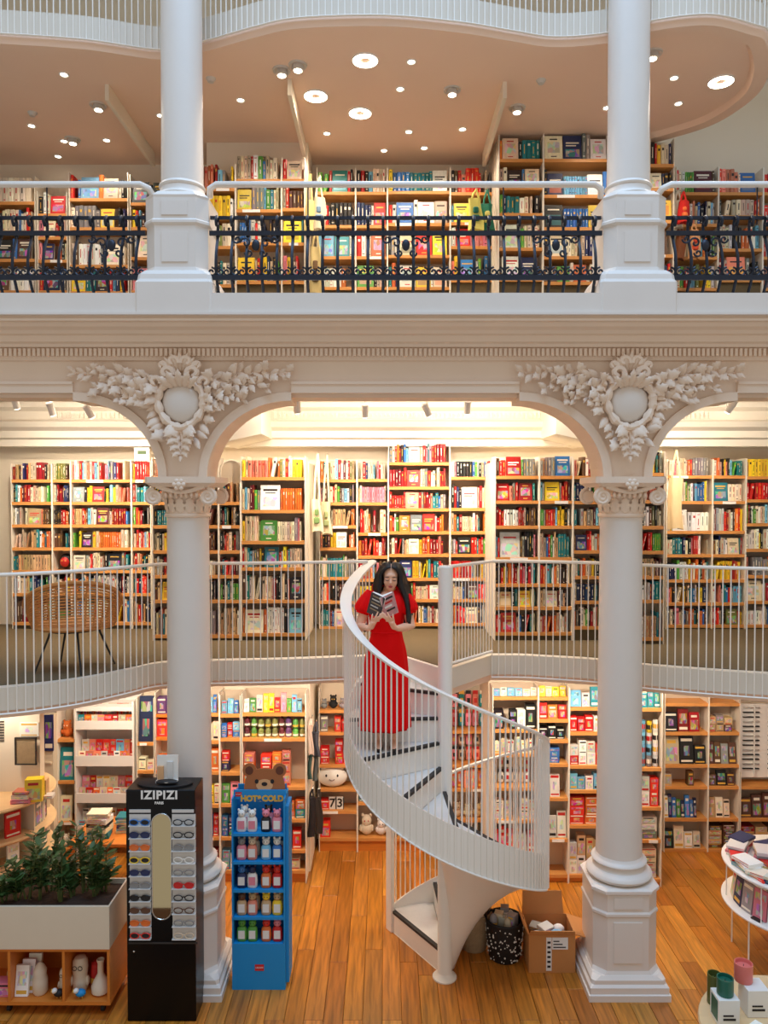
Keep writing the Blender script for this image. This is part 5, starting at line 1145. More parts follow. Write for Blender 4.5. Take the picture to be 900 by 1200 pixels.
for (px, py, s) in ((304, 1134, 1.0), (277, 936, .7)):
    b = at(px, py, YA - .002); y = YA if px > 290 else YA + .1
    bd = MB().box(b.x - .04 * s, y - .003, b.z - .028 * s, b.x + .04 * s, y, b.z + .028 * s).build('badge', 'badge_red', t)
    lettering('lettering', 'LEGAMI', .020 * s, (b.x, y - .0035, b.z), 'letter_white', t, extrude=.0005)
# bear header: thick cardboard shapes
bz = fz(930) - .02; YH = YA + .118
def disc(cx_, cz_, rx, rz, y0, y1, n=28): return MB().prism([(cx_ + rx * math.cos(a), cz_ + rz * math.sin(a)) for a in [2 * math.pi * j / n for j in range(n)]], y0, y1, 'y')
bc = at(310, 920, YH).x
hd = [(bc + .185 * math.copysign(abs(math.cos(a)) ** .8, math.cos(a)), bz + .20 * max(0, math.sin(a)) ** .75) for a in [math.pi * j / 24 for j in range(25)]]
bear = MB().prism(hd, YH, YH + .012, 'y').build('bear_header', 'bear_brown', t)
for s in (-1, 1):
    disc(bc + s * .135, bz + .185, .062, .062, YH + .0005, YH + .0115).build('ear', 'bear_brown', bear); disc(bc + s * .137, bz + .183, .036, .038, YH - .003, YH + .001).build('inner_ear', 'bear_dark', bear)
    disc(bc + s * .07, bz + .085, .017, .02, YH - .004, YH + .001).build('eye', 'ink_dark', bear)
disc(bc, bz + .05, .075, .055, YH - .003, YH + .001).build('muzzle', 'bear_tan', bear); disc(bc, bz + .062, .026, .018, YH - .006, YH - .002).build('nose', 'ink_dark', bear)
# character hot-and-cold packs
def warmer(x, y, z, body, cap, lb, h=.20):
    t = thing('hand_warmer', (x, y, z), lb, 'hand warmer', 'character packs on the blue display'); k = h / .2
    for c in (body, cap):
        if 'wm_' + c not in M: mat('wm_' + c, PAL[c], .4)
    rings = []
    for zz_, wx, wy in ((0, .036, .018), (.012, .044, .024), (.06, .046, .027), (.11, .042, .025), (.128, .03, .018)):
        rings.append([(x + wx * k * math.copysign(abs(math.cos(a)) ** .65, math.cos(a)), y + wy * k * math.sin(a), z + zz_ * k) for a in [2 * math.pi * j / 14 for j in range(14)]])
    MB().loft(rings).build('body', 'wm_' + body, t, True)
    MB().box(x - .028 * k, y - .030 * k, z + .03 * k, x + .028 * k, y - .024 * k, z + .10 * k).build('label_card', 'tape_white' if body not in ('white', 'cream') else 'wm_pink', t)
    mb = MB().ell((x, y, z + .157 * k), (.034 * k, .028 * k, .032 * k), 12, 8)
    for s in (-1, 1): mb.ell((x + s * .024 * k, y, z + .188 * k), (.011 * k, .009 * k, .013 * k), 8, 6)
    mb.build('head', 'wm_' + cap, t, True)
    for s in (-1, 1): MB().ell((x + s * .012 * k, y - .027 * k, z + .162 * k), (.004 * k, .003 * k, .005 * k), 6, 4).build('eye', 'ink_dark', t)
mat('wm_pink', PAL['pink'], .5)
rows = [[('white', 'white'), ('white', 'white'), ('black', 'pink'), ('pink', 'pink')], [('pink', 'grey'), ('salmon', 'beige'), ('skyblue', 'white'), ('blue', 'white')], [('navy', 'blue'), ('white', 'navy'), ('orange', 'scarlet'), ('red', 'scarlet')], [('tan', 'brown'), ('salmon', 'tan'), ('tan', 'yellow'), ('yellow', 'tan')], [('green', 'green'), ('green', 'green'), ('orange', 'scarlet'), ('red', 'pink')]]
wl = ['first', 'second', 'third', 'last']
for i, (z, row) in enumerate(zip(zb5, rows)):
    for j, (b, c) in enumerate(row):
        x = lerp(xa, xb, (.17, .37, .63, .84)[j]); warmer(x, YA + .05, z + .001, b, c, f'{CN0.get(b, b)} character pack, {wl[j]} on {ordn(i)} shelf of the blue bear display', .205)
        if (i + j) % 2 == 0 and i < 4: warmer(x + .012, YA + .13, z + .001, c if c != 'grey' else 'pink', b, f'{CN0.get(c, c)} character pack behind the {wl[j]} one on {ordn(i)} shelf of the blue bear display', .21)

# ================================================================== BASKETS AND OPEN CARDBOARD BOX
def basket(p, r0, r1, h, m, lb, dots=False, sq=1.0):
    t = thing('basket', (p.x, p.y, 0), lb, 'basket'); n = 26; rings = []
    for z, r in ((0.0, r0 * .92), (.02, r0), (h * .5, lerp(r0, r1, .6)), (h, r1), (h, r1 - .012), (h * .5, lerp(r0, r1, .6) - .012), (.03, r0 - .015), (.03, .01)):
        rings.append([(p.x + r * math.copysign(abs(math.cos(a)) ** sq, math.cos(a)), p.y + r * math.copysign(abs(math.sin(a)) ** sq, math.sin(a)), z) for a in [2 * math.pi * j / n for j in range(n)]])
    MB().loft(rings, cap=True).build('shell', m, t, True)
    MB().tube([(p.x + (r1 - .006) * math.copysign(abs(math.cos(a)) ** sq, math.cos(a)), p.y + (r1 - .006) * math.copysign(abs(math.sin(a)) ** sq, math.sin(a)), h) for a in [2 * math.pi * j / n for j in range(n)]], .011, 6, closed=True).build('rim', m, t, True)
    if dots:
        mb = MB(); q = random.Random(5)
        for _ in range(230):
            a = q.uniform(0, 6.28); z = q.uniform(.02, h - .03); r = lerp(r0, r1, min(1, .2 + z / h * .8)) + .0005; s_ = q.uniform(.005, .010)
            rr_ = r / max(abs(math.cos(a)), abs(math.sin(a))) if False else r
            mb.ell((p.x + r * math.copysign(abs(math.cos(a)) ** sq, math.cos(a)), p.y + r * math.copysign(abs(math.sin(a)) ** sq, math.sin(a)), z), (s_, s_, s_), 6, 4)
        tag(mb.build('print_dot', 'tape_white', t), None, None, None, 'stuff')
    return t
p1 = Vector((.875, 7.40, 0)); basket(p1, .13, .175, .36, 'wicker', 'beige woven basket nearest the stair pole'); p2 = Vector((1.15, 7.24, 0)); basket(p2, .15, .18, .37, 'black_matte', 'black basket with white dots beside the cardboard box', True)
for i in range(5):
    a = i * 1.26; put_good('flat', p1.x + .07 * math.cos(a) - .06, p1.y + .06 * math.sin(a) - .05, .24 + .022 * i, .13, .10, .02, ('grey', 'white', 'black', 'beige', 'white')[i], f'magazine in the beige woven basket, {ORD[i]} from the bottom', rg, 'magazines in the beige basket', a, .1).name = 'magazine'
for i in range(9):
    a = i * .7; r = .02 + .10 * (i % 2 + i % 3) / 3; put_good(('box', 'jar')[i % 2], p2.x + r * math.cos(a) - .04, p2.y + r * math.sin(a) - .04, .28 + .02 * (i % 3), .08, .08, .12, ('white', 'cream', 'grey')[i % 3], f"{('white', 'cream', 'grey')[i % 3]} {('carton', 'jar')[i % 2]} heaped in the dotted basket, {ORD[i]} from its stair side", rg, 'packaged items in the dotted basket', a)
bx0, bx1, by0, by1, bh = 1.335, 1.765, 6.985, 7.34, .36
t = thing('cardboard_box', ((bx0 + bx1) / 2, 7.15, 0), 'open brown cardboard box with raised flaps beside the column', 'box'); w = .008
for nm, q in (('front_wall', (bx0, by0, bx1, by0 + w)), ('rear_wall', (bx0, by1 - w, bx1, by1)), ('side_wall', (bx0, by0 + w, bx0 + w, by1 - w)), ('side_wall', (bx1 - w, by0 + w, bx1, by1 - w))): MB().box(q[0], q[1], .0, q[2], q[3], bh).build(nm, 'kraft', t)
MB().box(bx0 + w, by0 + w, 0, bx1 - w, by1 - w, .01).build('bottom', 'kraft_dark', t)
def flap(a, b, out, up):  # a,b hinge points; out vector
    a, b, o = Vector(a), Vector(b), Vector(out) + Vector((0, 0, up)); q = [a, b, b + o * .98 - (b - a) * .03, a + o * .98 + (b - a) * .03]; n = (b - a).cross(o).normalized() * w
    MB().add([*q, *[k + n for k in q]], [(0, 1, 2, 3), (7, 6, 5, 4), (0, 4, 5, 1), (1, 5, 6, 2), (2, 6, 7, 3), (3, 7, 4, 0)]).build('flap', 'kraft', t)
flap((bx0, by1, bh), (bx1 - .03, by1, bh), (0, .04, 0), .21); flap((bx1, by0, bh), (bx1, by1, bh), (.17, 0, 0), -.05); flap((bx0, by0, bh), (bx1, by0, bh), (0, -.02, 0), .045) ; flap((bx0, by1, bh), (bx0, by0, bh), (-.05, 0, 0), .10)
MB().box(bx0 + .16, by0 - .003, 0.02, bx0 + .21, by0, bh - .03).build('tape', 'tape_white', t); MB().box(bx0 + .215, by0 - .003, .22, bx0 + .36, by0, bh - .03).build('shipping_label', 'tape_white', t)
for i in range(6): MB().box(bx0 + .17, by0 - .0045, .05 + i * .045, bx0 + .20, by0 - .003, .07 + i * .045).build('print_mark', 'ink_dark', t)
for i in range(3): MB().box(bx0 + .225, by0 - .0045, .235 + i * .028, bx0 + .34 - i * .03, by0 - .003, .245 + i * .028).build('print_mark', 'ink_dark', t)
for i, (dx, dy, z, cn, kd, rt) in enumerate(((.08, .06, .22, 'white', 'box', .4), (.20, .10, .20, 'skyblue', 'box', -.3), (.14, .2, .26, 'pink', 'flat', .8), (.06, .2, .28, 'grey', 'flat', -.5), (.26, .2, .22, 'white', 'jar', .2), (.12, .1, .33, 'white', 'flat', .6))):
    put_good(kd, bx0 + dx, by0 + dy, z, .13, .10, .10 if kd != 'flat' else .03, cn, f'wrapped {CN0.get(cn, cn)} item in the cardboard box, {ORD[i]} packed', rg, 'items in the cardboard box', rt, .12)

# ================================================================== RIGHT ROUND TABLE AND CANDLE TABLE
cx, cy, rt_ = 3.86, 7.12, .64; zt1, zt0 = .945, .575
t = thing('round_table', (cx, cy, 0), 'round white two-tier table with magazines at the right edge', 'table')
MB().lathe([(rt_ - .006, zt1 - .025), (rt_, zt1 - .018), (rt_, zt1 - .004), (rt_ - .006, zt1)], 56, (cx, cy, 0)).build('table_top', 'table_white', t, True); MB().lathe([(rt_ - .006, zt0 - .022), (rt_, zt0 - .016), (rt_, zt0 - .004), (rt_ - .006, zt0)], 56, (cx, cy, 0)).build('lower_tier', 'table_white', t, True)
MB().lathe([(.26, zt0), (.26, zt1 - .025)], 24, (cx, cy, 0)).build('drum', 'table_white', t, True)
for a in (140, 200, 235, 300, 30, 85): MB().tube([(cx + .56 * math.cos(R(a)), cy + .56 * math.sin(R(a)), 0), (cx + .56 * math.cos(R(a)), cy + .56 * math.sin(R(a)), zt0 - .02)], .008, 6).build('leg', 'table_white', t)
for a in (165, 215, 260): MB().tube([(cx + .60 * math.cos(R(a)), cy + .60 * math.sin(R(a)), zt0), (cx + .60 * math.cos(R(a)), cy + .60 * math.sin(R(a)), zt1 - .02)], .006, 6).build('rail_post', 'table_white', t)
cols = 'white scarlet cream navy white pink grey white beige red skyblue white'.split(); k = 0
for ri, (rad, lst) in enumerate(((.50, range(132, 275, 19)), (.27, range(120, 300, 40)))):
    for a in lst:
        z = zt1 + .001
        for q in range(rg.randrange(2, 5)):
            cn = cols[k % 12]; h = rg.uniform(.018, .032); x, y = cx + rad * math.cos(R(a)), cy + rad * math.sin(R(a)); k += 1
            put_good('flat', x - .11, y - .08, z, .22, .16, h, cn, f'{CN0.get(cn, cn)} flat book number {ORD[q]} up in {"rim" if ri == 0 else "inner"} pile {ORD[(a - (132 if ri == 0 else 120)) // (19 if ri == 0 else 40)]} on round table', rg, 'books piled on the round table', R(a + 90) + rg.uniform(-.3, .3)).name = 'book'; z += h + .001
k = 0
for a in range(165, 285, 15):
    cn = 'cream navy grey pink white teal green brown black'.split()[k % 9]; x, y = cx + .54 * math.cos(R(a)), cy + .54 * math.sin(R(a)); w, h = .13, .26
    o = put_good('card', 0, 0, 0, w, .03, h, cn, f'{cn} cover standing on the lower tier of the round table, {ORD[k]} around', rg, 'books on the lower tier'); o.name = 'book'
    o.matrix_world = Matrix.Translation((x, y, zt0 + .001)) @ Matrix.Rotation(R(a + 90), 4, 'Z') @ Matrix.Rotation(R(-8), 4, 'X') @ Matrix.Translation((-w / 2, -.015, 0)) @ Matrix.Diagonal((w, .03, h, 1)); k += 1
p = (cx + .53 * math.cos(R(208)), cy + .53 * math.sin(R(208))); put_good('flat', p[0] - .06, p[1] - .06, zt0 + .001, .12, .09, .012, 'black', 'black patterned notebook lying on the lower tier rim', rg, None, .5)
# low table in front with candles on boxes
tx, ty, tz, tr2 = 2.66, 4.78, .985, .62
t = thing('candle_table', (tx, ty, 0), 'round pale table at the bottom right holding candles', 'table')
MB().lathe([(tr2, tz - .03), (tr2 + .006, tz - .015), (tr2, tz)], 48, (tx, ty, 0)).build('table_top', 'wood_pale', t, True); MB().lathe([(.28, 0), (.28, .02), (.05, .05), (.05, tz - .03)], 28, (tx, ty, 0)).build('pedestal', 'table_white', t, True)
def cbox(px, py, Y, w, h, lb, ink, mark):
    x = at(px, py, Y).x; t = thing('candle_box', (x, Y + w / 2, tz), lb, 'box'); MB().rbox(x - w / 2, Y, tz + .001, x + w / 2, Y + w, tz + h, .002).build('carton', 'tape_white', t)
    MB().box(x - w * .3, Y - .002, tz + h * .25, x + w * .3, Y, tz + h * .33).build('print_mark', ink, t); MB().box(x - w * .3, Y - .002, tz + h * .4, x + w * .2, Y, tz + h * .46).build('print_mark', ink, t)
    if mark: MB().box(x - w / 2 - .002, Y + .02, tz + h * .15, x - w / 2, Y + w - .02, tz + h * .9).build('side_print', mark, t)
    return x, Y + w / 2, tz + h
mat('cup_teal', (20, 96, 78), .35); mat('cup_pink', (222, 118, 110), .4); mat('cup_blue', (40, 140, 196), .4); mat('tin_olive', (84, 92, 40), .4)
def cup(x, y, z, r, h, m, lb):
    t = thing('candle_cup', (x, y, z), lb, 'candle'); MB().lathe([(r * .96, z + .001), (r, z + .006), (r, z + h), (r - .006, z + h), (r - .008, z + h * .8), (.004, z + h * .8)], 26, (x, y, 0)).build('glass', m, t, True)
    MB().lathe([(r - .01, z + h * .80), (.003, z + h * .802)], 20, (x, y, 0)).build('wax', m, t, True); MB().tube([(x, y, z + h * .8), (x, y, z + h * .92)], .002, 5).build('wick', 'ink_dark', t)
ax, ay, az = cbox(855, 1185, 4.86, .135, .175, 'white candle carton under the green candle', 'ink_dark', 'cup_teal'); cup(ax, ay, az, .052, .11, 'cup_teal', 'dark green candle standing on a white carton')
ax, ay, az = cbox(889, 1185, 4.95, .14, .18, 'white candle carton under the pink candle', 'ink_dark', None); cup(ax - .05, ay + .04, az, .058, .12, 'cup_pink', 'pink candle standing on a white carton')
x = at(839, 1160, 5.08).x; cup(x, 5.10, tz, .048, .20, 'tin_olive', 'tall olive tin behind the green candle')
x = at(869, 1196, 4.62).x; cup(x, 4.62, tz, .055, .10, 'cup_blue', 'bright blue candle at the bottom picture edge')
for i, (px, Y, cn) in enumerate(((826, 4.72, 'red'), (800, 4.95, 'white'), (846, 4.66, 'maroon'))):
    x = at(px, 1190, Y).x
    if (x - tx) ** 2 + (Y - ty) ** 2 < (tr2 - .1) ** 2 : put_good('jar', x - .05, Y - .05, tz + .001, .1, .1, .07, cn, f'small {cn} tin near the rim of the candle table', rg)
for i, (px, Y, w, cn, kd) in enumerate(((812, 4.62, .12, 'cream', 'flat'), (838, 4.56, .1, 'pink', 'flat'), (890, 4.75, .12, 'white', 'box'), (884, 4.60, .09, 'grey', 'jar'), (855, 4.62, .09, 'white', 'jar'))):
    x = at(px, 1190, Y).x
    if (x - tx) ** 2 + (Y - ty) ** 2 < (tr2 - .06) ** 2: put_good(kd, x - w / 2, Y - w / 2, tz + .001, w, w, .02 if kd == 'flat' else .07, cn, f'{cn} {NOUN[kd][1]} among the candles on the bottom right table', rg, None, .3 * i)
# ================================================================== MEZZANINE AND GALLERY ODDMENTS
rg = random.Random(55)
# rattan tub chair
cx, cy, sr = -2.83, 6.98, .33; zs = ZM + .006 + .43
t = thing('rattan_chair', (cx, cy, ZM + .006), 'rattan tub chair with thin black legs behind the left mezzanine railing', 'chair')
def sh(a, u):  # shell: a angle, u height share; back towards the viewer's right
    top = .18 + .25 * max(0, math.cos(R(a + 70))) ** .8; r = sr + .06 * u; z = zs - .04 + top * u
    return Vector((cx + r * 1.08 * math.cos(R(a)), cy + r * .9 * math.sin(R(a)), z))
A_ = [-200 + i * 6 for i in range(44)]; A_ = [a for a in A_ if a <= 62]
for k in range(17):
    u = k / 16; MB().tube([sh(a, u) for a in A_], .0088 if k < 16 else .018, 6).build('cane' if k < 16 else 'rim', 'rattan', t, True)
for a in A_[::2]: MB().tube([sh(a, u / 4) for u in range(5)], .007, 5).build('rib', 'rattan', t, True)
MB().lathe([(.02, zs - .06), (sr - .01, zs - .05), (sr + .01, zs - .03), (sr - .01, zs - .01), (.02, zs - .015)], 32, (cx, cy, 0)).build('seat', 'rattan', t, True)
for a in (-135, -60, 30, 130):
    p = Vector((cx + .2 * math.cos(R(a)), cy + .2 * math.sin(R(a)), zs - .05)); q = Vector((cx + .36 * math.cos(R(a)), cy + .34 * math.sin(R(a)), ZM + .007)); MB().tube([p, q], [.011, .008], 8).build('leg', 'black_matte', t, True)
MB().tube([(cx + .22 * math.cos(R(a)), cy + .22 * math.sin(R(a)), zs - .07) for a in range(0, 360, 15)], .007, 6, closed=True).build('leg_ring', 'black_matte', t, True)
# red face ornament on the narrow case behind the chair
x, z = xz(74, 669, YF); z += .004 + .018
t = thing('face_ornament', (x, YF + .1, z), 'red and black round face ornament on the narrow mezzanine shelf', 'ornament')
MB().ell((x, YF + .09, z + .09), (.075, .06, .09), 16, 10).build('head', 'ink_dark', t, True); MB().ell((x, YF + .05, z + .08), (.055, .035, .06), 14, 8).build('face', 'ink_red', t, True)
for s in (-1, 1): MB().ell((x + s * .02, YF + .015, z + .095), (.01, .006, .008), 8, 6).build('eye', 'ink_gold', t)
# arched white board above a narrow case
x0, z0 = xz(257, 566, YN); x1, _ = xz(282, 566, YN); z0 = zz(566, YN); xm = (x0 + x1) / 2; r = (x1 - x0) / 2; zt = zz(539, YN)
pl = [(x0, z0), (x1, z0)] + [(xm + r * math.cos(a), zt - r + r * math.sin(a)) for a in [math.pi * j / 14 for j in range(15)]]
t = thing('arched_board', (xm, YN + .1, z0), 'small arched white board above the narrow mezzanine case', 'board'); MB().prism(pl, YN + .08, YN + .1, 'y').build('panel', 'case_back', t)
MB().tube([(p[0], YN + .075, p[1]) for p in pl], .008, 6, closed=True).build('rim', 'case_white', t, True)
# arched niche over the gallery case
x0, x1 = at(279, 200, UN).x, at(330, 200, UN).x; xm = (x0 + x1) / 2; r = (x1 - x0) / 2 - .005; za = zz(171, UN)
mat('niche_grey', (150, 132, 116), .7)
pl = [(xm - r, zz(211, UN)), (xm + r, zz(211, UN))] + [(xm + r * math.cos(a), za - r * .95 + r * .95 * math.sin(a)) for a in [math.pi * j / 18 for j in range(19)]]
ni = tag(MB().prism(pl, UN + .255, UN + .268, 'y').build('trim_niche', 'niche_grey'), 'arched grey niche above the gallery case', None, None, 'structure')
MB().tube([(p[0], UN + .25, p[1]) for p in pl[1:]] + [(pl[0][0], UN + .25, pl[0][1])], .012, 6).build('rim', 'wall_cream', ni, True)
# cloth bags hanging from hooks
def tote(px0, px1, py_top, py_bag, py_bot, Y, col, lb, print_col=None, seed=0, strap=True, folds=3):
    q = random.Random(seed); a, b = at(px0, py_bot, Y), at(px1, py_bot, Y); zt, zbg, zb = zz(py_top, Y), zz(py_bag, Y), a.z; xm = (a.x + b.x) / 2; hw = (b.x - a.x) / 2
    k = 'cloth_%d_%d_%d' % col
    if k not in M: mat(k, col, .85, var=.08, vscale=12, bump=.2, bscale=90)
    t = thing('tote_bag', (xm, Y, zb), lb, 'bag'); rings = []; n = 28
    for i in range(12):
        u = i / 11; z = lerp(zb, zbg, u); w = hw * (1 - .18 * u + .06 * math.sin(u * 5 + seed)); row = []
        for j in range(n):
            an = 2 * math.pi * j / n; fx_ = math.copysign(abs(math.cos(an)) ** .8, math.cos(an)); d = .028 + .012 * math.cos(an * folds + seed + u * 1.5)
            row.append((xm + w * fx_ + .01 * math.sin(u * 4 + seed), Y + d * math.sin(an) * 1.3, z - .012 * math.cos(an * 2) * (1 - u)))
        rings.append(row)
    MB().loft(rings).build('body', k, t, True, 60)
    hk = Vector((xm + .01, Y + .01, zt))
    if strap:
        for s in (-1, 1): MB().tube(bez([(xm + s * hw * .5, Y - .01, zbg - .02), (xm + s * hw * .3, Y, lerp(zbg, zt, .5)), hk], 5), .011, 6, flat=(1, .5)).build('strap', k, t, True)
    MB().tube([hk + Vector((0, .09, .01)), hk + Vector((0, 0, -.004)), hk + Vector((0, -.02, .015))], .006, 6).build('hook', 'chrome', t, True)
    if print_col:
        kp = 'print_%d_%d_%d' % print_col
        if kp not in M: mat(kp, print_col, .8)
        mb = MB()
        for (u0, u1, wx) in ((.25, .45, .5), (.5, .7, .35)):
            z0, z1 = lerp(zb, zbg, u0), lerp(zb, zbg, u1); mb.rbox(xm - hw * wx, Y - .062, z0, xm + hw * wx, Y - .030, z1, .012)
        mb.build('print', kp, t, True)
    return t
cl = (236, 222, 190)
tote(365, 378, 531, 585, 623, 8.72, cl, 'cream tote bag with a green print beside the orange-set case', (120, 150, 90), 1)
tote(376, 389, 533, 588, 626, 8.90, (228, 214, 176), 'second cream tote bag partly behind the first', (150, 160, 110), 2)
tote(782, 801, 527, 560, 620, 8.62, (226, 198, 152), 'pale linen bag hanging like a coat beside the right column', None, 3, folds=5)
tote(357, 369, 203, 236, 272, 8.6, (238, 214, 140), 'yellowish tote bag hanging by the gallery pier', None, 4)
tote(366, 382, 205, 232, 270, 8.95, (226, 214, 186), 'pale tote bag with blue print hanging behind the iron railing', (110, 140, 170), 5)
tote(362, 378, 270, 290, 345, 8.7, (214, 190, 130), 'lower straw-coloured tote bag behind the iron railing', (120, 90, 60), 6)
tote(548, 566, 222, 233, 270, 8.75, (240, 226, 120), 'yellow tote bag with green print beside the tall gallery case', (30, 110, 90), 7)
tote(562, 579, 222, 240, 270, 8.85, (40, 122, 100), 'green tote bag beside the yellow one in the gallery', (236, 224, 130), 8)
tote(788, 800, 222, 236, 268, 8.95, (222, 208, 190), 'white strapped tote bag beside the right gallery pier', None, 9)
tote(794, 807, 224, 236, 262, 8.8, (214, 34, 26), 'bright red tote bag in the right gallery', (240, 120, 60), 10)
tote(790, 803, 262, 275, 305, 8.95, (128, 72, 40), 'brown tote bag under the red one', None, 11)
tote(806, 820, 262, 270, 303, 8.95, (220, 160, 110), 'pinkish tan tote bag right of the brown one', (208, 70, 40), 12)
for i, (a, b, y0, y1, y2, col) in enumerate(((361, 367, 842, 848, 884, (214, 190, 176)), (365, 375, 846, 858, 886, (74, 74, 84)), (361, 366, 880, 886, 912, (60, 92, 88)), (367, 373, 880, 886, 914, (96, 104, 104)), (361, 370, 925, 934, 980, (36, 30, 34)), (369, 378, 925, 936, 976, (58, 48, 44)))):
    w = ('pale pouch hanging highest on the ground floor pier', 'slate grey bag hanging on the ground floor pier', 'teal pouch hanging mid height on the ground floor pier', 'grey green pouch beside the teal one', 'black bag hanging lowest on the ground floor pier', 'dark brown bag beside the black one')[i]
    tote(a, b, y0, y1, y2, (8.75, 8.9, 8.8, 8.95, 8.75, 9.0)[i], col, w, None, 20 + i)
# white smiling cushion and number cards on the toy case
x, z = xz(389, 925, GF); zsh_ = zz(926, GF) + .0185
t = thing('face_cushion', (x, GF + .1, zsh_), 'white plush cushion with a smiling face on the toy case', 'cushion')
MB().ell((x, GF + .07, zsh_ + .13), (.185, .075, .128), 20, 12).build('pillow', 'tape_white', t, True)
for s in (-1, 1): MB().ell((x + s * .07, GF + .002, zsh_ + .16), (.012, .008, .018), 8, 6).build('eye', 'ink_dark', t, True); MB().ell((x + s * .10, GF + .07, zsh_ + .235), (.045, .03, .045), 10, 6).build('ear', 'tape_white', t, True)
MB().tube(bez([(x - .035, GF - .003, zsh_ + .115), (x, GF - .006, zsh_ + .10), (x + .035, GF - .003, zsh_ + .115)], 4), .004, 5).build('mouth', 'bear_dark', t)
zc_ = zz(952, GF) + .0185
for px, n in ((389, '7'), (398, '3')):
    x = at(px, 940, GF).x; t = thing('number_card', (x, GF + .06, zc_), f'white number card reading {("seven", "three")[n == "3"]} on the toy case', 'card')
    MB().box(x - .042, GF + .05, zc_ + .001, x + .042, GF + .07, zc_ + .15).build('board', 'tape_white', t)
    for q in ((x - .046, x - .04), (x + .04, x + .046)): MB().box(q[0], GF + .045, zc_ + .001, q[1], GF + .072, zc_ + .15).build('frame', 'ink_dark', t)
    lettering('lettering', n, .15, (x, GF + .048, zc_ + .075), 'ink_dark', t, extrude=.001, bold=.003)
# green sign on top of the left case
x, z = xz(166, 540, YF); p = at(166, 533, YF)
t = thing('shelf_sign', (p.x, YF + .05, zz(541, YF)), 'small white sign with green text atop the left mezzanine case', 'sign')
MB().box(p.x - .10, YF + .04, zz(541, YF), p.x + .08, YF + .05, zz(524, YF)).build('card', 'tape_white', t); MB().box(p.x - .06, YF + .037, zz(532, YF), p.x + .04, YF + .04, zz(528, YF)).build('print_mark', 'leaf_green', t)
# ================================================================== WOMAN READING ON THE STAIR
mat('skin', (244, 186, 152), .5, var=.03, vscale=8); mat('dress_red', (236, 4, 6), .7, spec=.15, var=.06, vscale=6, bump=.12, bscale=30); mat('hair_black', (16, 12, 14), .35, var=.3, vscale=30, stretch=(6, 6, .6))
mat('lip_red', (188, 62, 62), .4); mat('shoe_black', (20, 17, 18), .3); mat('page_white', (244, 238, 228), .7)
WX, WY, WZ = 0.0, 6.76, ZM - RH * 3 + .0
def wp(x, y, z): return Vector((WX + x, WY + y, WZ + z))
pe = thing('person', (WX, WY, WZ), 'person in a long red dress with long black hair reading a book on the stair', 'person')
body = MB()
HX = .058; HT = Matrix.Translation(wp(HX, -.035, 1.50)) @ Matrix.Rotation(R(7), 4, 'X') @ Matrix.Rotation(R(2), 4, 'Y')
def hp(x, y, z): return HT @ Vector((x, y, z))
def hell(c, r, n=16, k=10, mb=body): mb.ell(hp(*c), r, n, k, T=HT.to_3x3())
# head: cranium, face, cheeks, jaw, chin, nose, lips base, ears
hell((0, .015, .045), (.073, .090, .088)); hell((0, -.022, -.005), (.062, .062, .085)); hell((0, -.040, -.060), (.042, .040, .035)); hell((0, -.058, -.083), (.022, .018, .016))
for s in (-1, 1): hell((s * .032, -.052, -.022), (.024, .024, .026)); hell((s * .072, .01, .0), (.010, .016, .026), 10, 6)
hell((0, -.074, .045), (.045, .014, .022))
body.tube([hp(0, -.080, .022), hp(0, -.092, .000), hp(0, -.101, -.018)], [.008, .010, .012], 8); hell((0, -.092, -.022), (.016, .011, .008), 10, 6); hell((0, -.082, -.046), (.022, .010, .010), 10, 6)
# neck, torso, legs as one continuous figure
body.tube([hp(0, .012, -.05), wp(.045, -.005, 1.41), wp(.035, .0, 1.34)], [.046, .048, .066], 14)
def ering(cx_, cy_, z, a, b, n=20): return [wp(cx_ + a * math.cos(2*math.pi*j/n), cy_ + b * math.sin(2*math.pi*j/n), z) for j in range(n)]
body.loft([ering(.03, 0, 1.385, .07, .05), ering(.028, 0, 1.35, .145, .075), ering(.025, -.005, 1.27, .150, .09), ering(.02, -.01, 1.16, .135, .095), ering(.015, 0, 1.0, .115, .085), ering(.012, 0, .86, .155, .11), ering(.012, 0, .76, .15, .11)])
for s, fx_ in ((-1, -.045), (1, .085)):
    body.tube([wp(.012 + s * .075, 0, .80), wp(lerp(.012 + s * .075, fx_, .6), -.015, .42), wp(lerp(.012 + s * .075, fx_, .8), .005, .27), wp(fx_, .01, .10), wp(fx_, .0, .075)], [.082, .056, .052, .032, .033], 12)
    body.tube([wp(fx_, .03, .055), wp(fx_, -.03, .045), wp(fx_, -.10, .018), wp(fx_, -.135, .014)], [.030, .032, .030, .018], 10)
